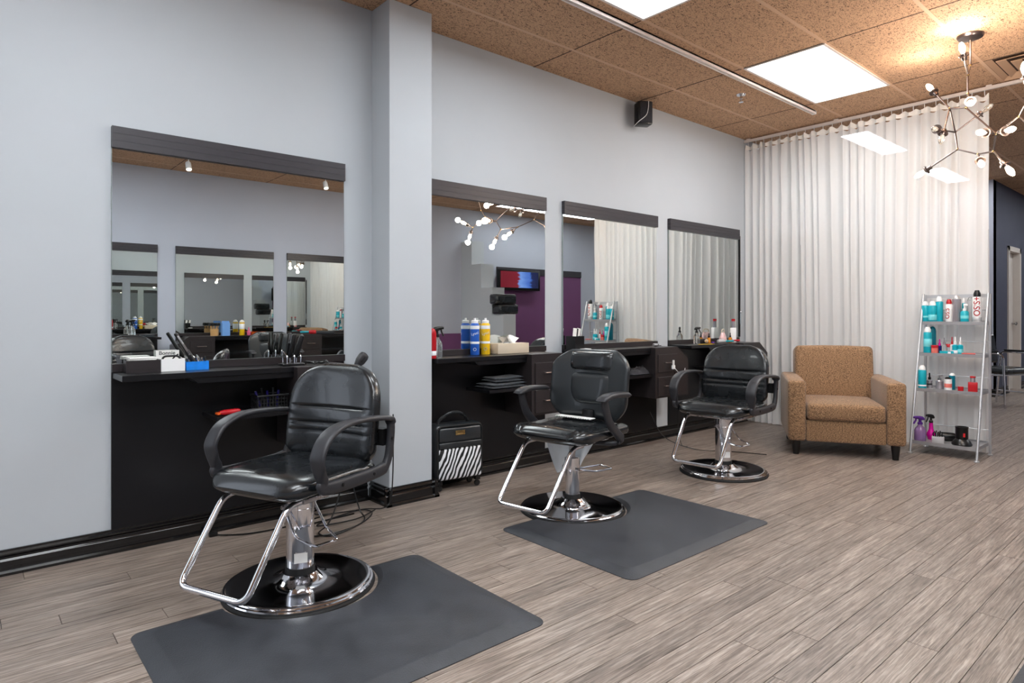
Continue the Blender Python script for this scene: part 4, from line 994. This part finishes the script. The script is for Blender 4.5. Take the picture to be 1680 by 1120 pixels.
MB().box(-.065, -.05, -.014, .014, .006, .018, .002).build('blade', M['orange'], t)

# --- station 2
ycan = 3.42
def can_on(u, Y, h, r, body, label, name='disinfectant_can', zt=CT):
    p = (xat(u, Y), Y, zt)
    t = thing(name, label, 'spray can', p, face(p), 'disinfectant spray cans')
    MB().lathe([(0, 0), (r*.95, 0), (r, .004), (r, h*.80), (r*.97, h*.82), (r*.72, h*.86), (0, h*.86)], 28).build('body', body, t)
    MB().lathe([(r*.6, h*.86), (r*.74, h*.86), (r*.74, h*.93), (r*.5, h*.945), (0, h*.945)], 20).build('cap', M['white'], t)
    MB().lathe([(0, h*.94), (r*.24, h*.94), (r*.24, h), (0, h)], 12).build('nozzle', M['white'], t)
    MB().lathe([(r*1.002, h*.70), (r*1.01, h*.705), (r*1.01, h*.79), (r*1.002, h*.795)], 28, caps=False).build('print_band', M['whiteprint'], t)
    text('lettering', 'Lysol', .026, M['whiteprint'], t, Matrix.Translation((0, 0, h*.58)) @ RX90 @ Matrix.Rotation(.25, 4, 'Z'), wrap=r*1.006)
    MB().lathe([(r*1.002, h*.30), (r*1.008, h*.302), (r*1.008, h*.36), (r*1.002, h*.362)], 28, caps=False).build('print_band', M['whiteprint'], t)
    text('emblem', 'O', .03, M['whiteprint'] if body != M['yellow'] else M['greycan'], t, Matrix.Translation((0, 0, h*.15)) @ RX90, wrap=r*1.006)
    return t
can_on(779, 3.482, .252, .032, M['blue'], 'blue disinfectant spray can on the counter right of the pillar')
can_on(796.5, 3.487, .252, .032, M['yellow'], 'yellow disinfectant spray can on the counter right of the pillar')
xa, xb_ = xat(817, 3.43), xat(868, 3.43)
t = thing('tissue_box', 'beige tissue box with white tissues pulled up', 'tissue box', ((xa+xb_)/2, 3.478, CT), 0)
hw_ = (xb_-xa)/2
MB().box(-hw_, hw_, -.048, .04, 0, .072, .003).build('carton', M['cream'], t); MB().box(-.05, .05, -.018, .018, .0722, .0735).build('tissue_slot', M['white'], t, 0)
for s, rx_ in ((-1, .2), (1, -.1)):
    m = MB(); g = []
    for i in range(9):
        row = []
        for j in range(9):
            a, b_ = i/8-.5, j/8-.5
            row.append(m.b.verts.new((s*.035-.01+a*.11*(.35+b_+.5), .05*b_*math.sin(3*a+s)+.02*math.sin(5*a+2*b_*s), .066+.062*(b_+.5)*(1-.5*abs(a))+.006*math.sin(9*a))))
        g.append(row)
    for i in range(8):
        for j in range(8): m.b.faces.new((g[i][j], g[i+1][j], g[i+1][j+1], g[i][j+1]))
    m.build('tissue', M['paper'], t, 80)
p = (xat(717, 3.42), 3.42, CT)
spray('spray_bottle', 'clear spray bottle with a black trigger just right of the pillar', p, .20, .035, M['clear'], M['plastic'], math.radians(-20))
p = (xat(709.5, 3.36), 3.36, CT)
bottle('shampoo_bottle', 'red bottle half hidden by the pillar', 'bottle', p, .19, .024, 'dome', M['red'], M['red'], None, (.1, .25, M['whiteprint']), face(p))
def folded(label, loc, sx, sy, n, rz=0, h=.018):
    t = thing('folded_towel', label, 'towel', loc, rz, 'folded dark towels')
    for k in range(n):
        z = k*h+h/2; m = MB(); rings = []
        for i in range(13):
            f = i/12; x = -sx+2*sx*f; e = max(.25, min(1, math.sin(PI*min(f, 1-f)/.16) if min(f, 1-f) < .08 else 1))
            rings.append([Vector((x+.004*math.sin(7*f+k), y, z+zz*e+.003*math.sin(5*f+3*k)*(k > 0))) for y, zz in sring(sy-.006*k, h/2, 3, 22)])
        m.loft(rings); m.build('towel_fold', M['towel'], t, 70)
    return t
fx_ = xat(815, 3.4)
folded('folded dark towel on the lower shelf right of the pillar, bottom of two', (fx_+.03, 3.39, LS), .15, .10, 2, .02)
folded('folded dark towel on the lower shelf right of the pillar, top of two', (fx_+.05, 3.40, LS+.0385), .12, .085, 2, -.05)

# --- station 3
xa = xat(942, 3.44)
t = thing('brush_caddy', 'black square caddy holding cards and combs on the third counter', 'caddy', (xa, 3.43, CT))
b = MB()
for a in ((-.05, .05, -.05, -.046, 0, .11), (-.05, .05, .046, .05, 0, .11), (-.05, -.046, -.046, .046, 0, .11), (.046, .05, -.046, .046, 0, .11), (-.05, .05, -.046, .046, 0, .004)): b.box(*a)
b.build('caddy_body', M['plastic'], t, 0)
for k, (x, a) in enumerate(((-.03, .25), (-.01, .35), (.025, .4))): MB().box(-.02, .02, -.001, .001, 0, .16, 0, 2, Matrix.Translation((x, .01*k-.01, .012)) @ Matrix.Rotation(a*.5, 4, 'Y')).build('card' if k != 1 else 'comb', M['paper' if k != 1 else 'plastic'], t, 0)
t = thing('notepad', 'small white notepad beside the black caddy', 'notepad', (xat(957, 3.38), 3.38, CT), .1)
MB().box(-.035, .035, -.05, .05, 0, .012, .001).build('pages', M['paper'], t, 0); MB().box(-.035, .035, -.05, .05, .0121, .0145).build('cover', M['white'], t, 0)
t = thing('clipper_guard', 'small chrome clipper lying on the third cabinet top', 'hair clipper', (xat(1076, 3.36), 3.36, CT), .3)
m = MB(); m.loft([[Vector((x, y, .016+z)) for y, z in sring(a, b_, 3, 14)] for x, a, b_ in ((-.06, .012, .010), (-.03, .02, .015), (.03, .018, .013), (.05, .012, .009))]); m.build('clipper_body', M['chrome'], t, 60)
MB().tube(spline([(.05, 0, .014), (.09, .02, .006), (.14, .0, .005)], 5), .003, 6).build('power_cord', M['plastic'], t)
# crumpled cloth on lower shelf of station 3
m = MB(); cxx = xat(1052, 3.42); g = []
for i in range(29):
    row = []
    for j in range(15):
        a, b_ = i/28*2-1, j/14*2-1; e = max(0, 1-a**4)*max(0, 1-b_**4)
        z = .006+e*(.045+.04*noise.noise((a*2.4, b_*2.2, 1.3))+.028*noise.noise((a*6, b_*5, 3.1)))
        row.append(m.b.verts.new((cxx-.05+a*.19, 3.41+b_*.10, LS+max(.002, z))))
    g.append(row)
for i in range(28):
    for j in range(14): m.b.faces.new((g[i][j], g[i+1][j], g[i+1][j+1], g[i][j+1]))
tag(m.build('crumpled_cape', M['darkcloth'], ang=80), 'crumpled dark cloth on the lower shelf of the third station', 'cloth')
# adaptor and charger cord on third cabinet
px = ST[2][0]+ST[2][1]-.235
t = thing('charger', 'white plug adaptor hanging on the drawer handle with its thin cord', 'charger', (px+.03, 3.213, .69))
MB().box(-.016, .016, -.012, .006, -.02, .012, .003).build('adaptor', M['white'], t); MB().box(-.006, .006, -.011, .004, .012, .055, .002).build('plug', M['white'], t)
MB().tube(spline([(.0, -.003, -.02), (.02, -.01, -.1), (.04, -.02, -.3), (.03, -.03, -.52), (.05, -.05, -.66), (.12, -.06, -.684)], 6), .003, 6).build('power_cord', M['plastic'], t)
MB().tube(spline([(.012, -.006, -.01), (.05, -.02, -.05), (.12, -.02, -.08), (.16, -.01, -.02)], 5), .0025, 6).build('cable', M['white'], t)

# --- station 4
def s4(u, Y): return (xat(u, Y), Y, CT)
p = s4(1143, 3.44); spray('spray_bottle', 'clear spray bottle with a black trigger on the farthest counter', p, .16, .03, M['clear'], M['plastic'], math.radians(-35))
p = s4(1203, 3.43); bottle('shampoo_bottle', 'tall white bottle with a red cap on the farthest counter', 'bottle', p, .235, .03, 'square', M['white'], M['red'], None, None, face(p))
p = s4(1198, 3.37); bottle('polish_bottle', 'small amber bottle with a black cap at the right of the farthest counter', 'bottle', p, .10, .017, 'dropper', M['amber'], M['plastic'], None, None, face(p))
p = s4(1163, 3.49); bottle('polish_bottle', 'small amber bottle with a black cap near the mirror of the farthest counter', 'bottle', p, .095, .017, 'dropper', M['amber'], M['plastic'], None, None, face(p))
p = s4(1186, 3.44); t = thing('cosmetic_bag', 'pink and white patterned pouch on the farthest counter', 'pouch', p, .2)
m = MB(); m.loft([[Vector((x, y, z)) for x, y in sring(a, b_, 3, 24)] for z, a, b_ in ((0, .05, .026), (.012, .06, .032), (.05, .055, .026), (.09, .045, .01), (.1, .04, .003))]); m.build('pouch_body', M['pinkprint'] if 'pinkprint' in M else mat('pink_floral', (226, 190, 190), .7, var=.35, vscale=40), t, 60)
MB().tube(spline([(-.035, 0, .098), (-.03, 0, .125), (0, 0, .132), (.03, 0, .125), (.035, 0, .098)], 4), .005, 8).build('pouch_strap', M['cream'], t)
def brush_lying(label, p, rz, hm, bm, L_=.2, r=.018):
    t = thing('round_brush', label, 'hair brush', (p[0], p[1], CT), rz)
    MB().lathe([(0, 0), (r*.45, 0), (r*.55, L_*.1), (r*.4, L_*.45), (r*.55, L_*.55), (0, L_*.55)], 14, (0, 0, r+.001), Matrix.Rotation(PI/2, 4, 'Y')).build('brush_handle', hm, t)
    MB().lathe([(0, L_*.55), (r*.9, L_*.56), (r, L_*.6), (r, L_*.96), (r*.8, L_), (0, L_)], 18, (0, 0, r+.001), Matrix.Rotation(PI/2, 4, 'Y')).build('bristle_barrel', bm, t)
brush_lying('round brush with a teal handle at the front of the farthest counter', s4(1203, 3.33), math.radians(165), M['teal'], M['greycan'])
brush_lying('round brush with a red handle by the curtain end of the farthest counter', s4(1214, 3.36), math.radians(110), M['red'], M['plastic'], .13)
brush_lying('round brush with a pale wooden handle on the farthest counter', s4(1158, 3.43), math.radians(30), M['wood'], M['cream'])
def comb(label, p, rz, m_):
    t = thing('comb', label, 'comb', (p[0], p[1], CT), rz); MB().box(-.1, .1, .004, .012, 0, .004, .001, 1).build('comb_spine', m_, t, 0)
    b = MB()
    for k in range(22): b.box(-.02+k*.0054, -.0175+k*.0054, -.014, .0045, .0005, .0035)
    o = b.build('teeth', m_, t, 0)
comb('orange comb lying at the front of the farthest counter', s4(1159, 3.325), math.radians(-8), M['yellow'])
t = thing('hair_clip', 'dark violet hair clip lying among the combs on the farthest counter', 'hair clip', s4(1170, 3.375), .4)
for s in (-1, 1): MB().tube(spline([(-.045, 0, .008), (-.01, s*.012, .012), (.04, s*.004, .008)], 5), .006, 8).build('jaw', M['violet'], t)
comb('dark tail comb lying behind the orange comb', s4(1164, 3.365), math.radians(-20), M['plastic'])

# ================================================================== OPPOSITE COUNTER ITEMS (seen in the mirrors)
def oc_x(u): # virtual plane behind the first mirror
    Yv = 2*3.5345-(YO+.15); return xat(u, Yv)
def op(u, dy=0): return (oc_x(u), YO+.15+dy, CT)
p = op(352); t = thing('brush_pot', 'pot of black brushes on the opposite middle counter, seen in the first mirror', 'brush pot', p, 0)
MB().lathe([(0, 0), (.05, 0), (.055, .09), (.05, .09), (.046, .01), (0, .01)], 20).build('pot', M['wood'], t)
for k in range(9):
    a = k*.7; MB().tube([(.02*math.cos(a), .02*math.sin(a), .02), (.05*math.cos(a), .05*math.sin(a), .13)], .006, 6).build('handle', M['wood'], t); MB().lathe([(0, -.02), (.016, -.015), (.02, 0), (.014, .02), (0, .024)], 10, (.055*math.cos(a), .055*math.sin(a), .15)).build('bristles', M['plastic'], t)
p = op(368, .05); t = thing('paper_carton', 'pale blue carton on the opposite middle counter, seen in the first mirror', 'box', p, 0)
MB().box(-.05, .05, -.03, .03, 0, .17, .002).build('carton', M['bluepale'], t, 0); MB().prism([(-.05, .17), (.05, .17), (.045, .195), (-.045, .195)], -.004, .004).build('carton_flap', M['bluepale'], t, 0)
p = op(397); bottle('tonic_bottle', 'yellow bottle with white top on the opposite middle counter', 'bottle', p, .21, .034, 'dome', M['yellow'], M['white'], None, (.4, .75, M['whiteprint']))
p = op(407, .03); bottle('tonic_bottle', 'pink bottle on the opposite middle counter', 'bottle', p, .11, .024, 'dropper', M['pink'], M['pink'], None)
for k, u in enumerate((414, 430)):
    p = op(u, .02); t = thing('tint_bowl', ['orange tint bowl left of two on the opposite counter', 'orange tint bowl right of two on the opposite counter'][k], 'bowl', p, 0)
    MB().lathe([(0, 0), (.025, 0), (.045, .045), (.042, .045), (.024, .005), (0, .005)], 20).build('bowl_body', M['orange'], t); MB().box(.04, .06, -.01, .01, .036, .042).build('bowl_tab', M['orange'], t, 0)
p = op(216); spray('spray_bottle', 'clear spray bottle on the opposite left counter, seen in the first mirror', p, .22, .04, M['clear'], M['plastic'], 1.0)
p = op(240, .03); folded('small white hand towel stack on the opposite left counter', (p[0], p[1], CT), .08, .05, 2)
p = op(492, .02); brush_lying('red brush with teal handle on the opposite right counter', p, .6, M['teal'], M['red'], .22, .03)
p = op(530, .02); folded('folded black cape on the opposite right counter', (p[0], p[1], CT), .16, .06, 2)
# booster cushions on the stepped divider
for k, (z, dx) in enumerate(((1.146, .02), (1.31, -.03))):
    t = thing('booster_cushion', ['black vinyl booster cushion on the stepped divider, lower of two', 'black vinyl booster cushion on the stepped divider, upper of two'][k], 'cushion', (6.835+dx, -1.03, z), .1*k, 'booster cushions on the divider')
    m = MB(); m.loft([[Vector((x, y, zz)) for x, y in sring(a*.21, a*.125, 5, 40)] for zz, a in ((0, .9), (.012, .98), (.03, 1), (.13, 1), (.15, .98), (.162, .9))]); m.build('cushion_body', M['leather'], t, 60)
    for zz in (.03, .13): MB().tube([(x, y, zz) for x, y in sring(.211, .126, 5, 40)], .004, 6, True).build('piping', M['leather2'], t)

# ================================================================== BAG UNDER THE MIDDLE CHAIR
m = MB(); bc = Vector((2.90, 2.79, 0)); g = []
for i in range(21):
    row = []
    for j in range(13):
        a, b_ = i/20*2-1, j/12
        wv = .19*(1-.45*b_**1.6); yy = a*wv; z = .47-.27*b_*(1-.35*abs(a)**1.5*(a > 0)) + (.07*(1-abs(a*1.6)) if abs(a) < .6 and b_ > .6 else 0)*b_
        row.append(m.b.verts.new(bc+RT*(yy*.85)+FW*(.025*math.sin(4*a+3*b_)*b_+.02*noise.noise((a*3, b_*3, 5)))+Vector((0, 0, z-.055))))
    g.append(row)
for i in range(20):
    for j in range(12): m.b.faces.new((g[i][j], g[i+1][j], g[i+1][j+1], g[i][j+1]))
o = m.build('plastic_bag', M['bag'], ang=80)
sm = o.modifiers.new('thickness', 'SOLIDIFY'); sm.thickness = .003
tag(o, 'white plastic bag hanging behind the middle chair', 'plastic bag')

a_ = math.radians(190); ex, ey = Vector((math.cos(a_), math.sin(a_), 0)), Vector((-math.sin(a_), math.cos(a_), 0))
t = thing('folded_paper', 'folded white printed paper at the back of the middle chair seat', 'paper', Vector((2.70, 2.587, .5095))-ex*.12-ey*.06, a_)
MB().box(-.03, .03, -.125, .125, 0, .006, .001, 1).build('sheets', M['paper'], t, 0)
for k in range(14): MB().box(.0302, .0306, -.115+k*.017, -.105+k*.017, .0015, .0045).build('print_mark', M['darkprint'], t, 0)
t = thing('cable_cover', 'narrow black cable strip with a chrome fitting on the wall beside the curtain', 'cable cover', (6.236, YW, 0))
MB().box(-.008, .008, -.016, -.001, .90, 1.96).build('strip', M['plastic'], t, 0); MB().cyl((0, -.02, 1.03), (0, -.02, 1.16), .007).build('fitting', M['chrome'], t); MB().lathe([(0, -.012), (.009, -.008), (.012, 0), (.009, .008), (0, .012)], 12, (0, -.024, 1.16)).build('knob', M['chrome'], t)
# ================================================================== FLOOR CORDS
t = thing('cord_tangle', 'tangle of black cords on the floor beside the pillar', 'cord', (1.74, 3.36, 0))
def cord(pts, r=.0038): MB().tube(spline(pts, 7), r, 6).build('cord', M['plastic'], t)
cord([(-.1, -.02, .45), (-.11, -.03, .25), (-.16, -.06, .1), (-.24, -.12, .01), (-.34, -.22, .006), (-.3, -.3, .006), (-.1, -.22, .006), (.03, -.1, .006), (.0, -.02, .01), (-.2, -.05, .008), (-.3, -.12, .008), (-.1, -.16, .014), (.06, -.08, .014)])
cord([(-.05, -.02, .44), (-.06, -.04, .2), (-.05, -.1, .05), (-.06, -.18, .006), (-.2, -.26, .006), (-.36, -.26, .006), (-.42, -.16, .006), (-.3, -.06, .006), (-.05, -.04, .006)])
cord([(-.28, .09, .3), (-.3, .08, .15), (-.26, .04, .03), (-.1, .02, .008), (.02, -.05, .02), (.1, -.1, .02), (.15, -.1, .06), (.172, -.09, .25), (.172, -.09, .55)])
t = thing('floor_cord', 'single dark cord lying along the skirting behind the nearest chair', 'cord', (1.15, 3.4, 0))
cord([(-.16, .06, .008), (-.12, .02, .006), (0, -.04, .006), (.2, -.05, .006), (.42, 0, .006)])
MB().box(-.19, -.15, .05, .075, 0, .02, .003).build('plug', M['plastic'], t)
t = thing('chair_cord', 'thin dark cord on the floor behind the farthest salon chair', 'cord', (4.75, 2.75, 0))
cord([(-.3, .6, .3), (-.24, .5, .1), (-.1, .3, .008), (.05, .05, .006), (.12, -.1, .006), (.16, -.2, .006)])

# ================================================================== HALL CHAIR
t = thing('waiting_chair', 'chrome framed chair with a black seat in the hallway', 'chair', (9.85, 2.05, 0), math.radians(-115))
for s in (-1, 1):
    m = MB(); m.tube(fillet([(.24, s*.26, .0), (.22, s*.26, .62), (.16, s*.26, .66), (-.2, s*.26, .66), (-.26, s*.26, 0)], .06, 6), .0125, 10); f = m.build('side_frame', M['chrome'], t)
    MB().box(-.15, .15, s*.26-.022, s*.26+.022, .668, .69, .008).build('arm_pad', M['plastic'], t)
    MB().cyl((.23, s*.26, .4), (-.24, s*.26, .38), .01).build('side_rail', M['chrome'], t); MB().cyl((.235, s*.26, .16), (-.255, s*.26, .16), .009).build('side_rail', M['chrome'], t)
for x in (.2, -.2): MB().cyl((x, -.26, .4), (x, .26, .4), .01).build('cross_rail', M['chrome'], t)
rbox('seat', -.22, .25, -.235, .235, .41, .48, .03, t, .01, M['leather']); b = rbox('backrest', -.03, .03, -.235, .235, 0, .36, .025, t, .008, M['leather']); b.location = (-.23, 0, .52); b.rotation_euler = (0, -.15, 0)
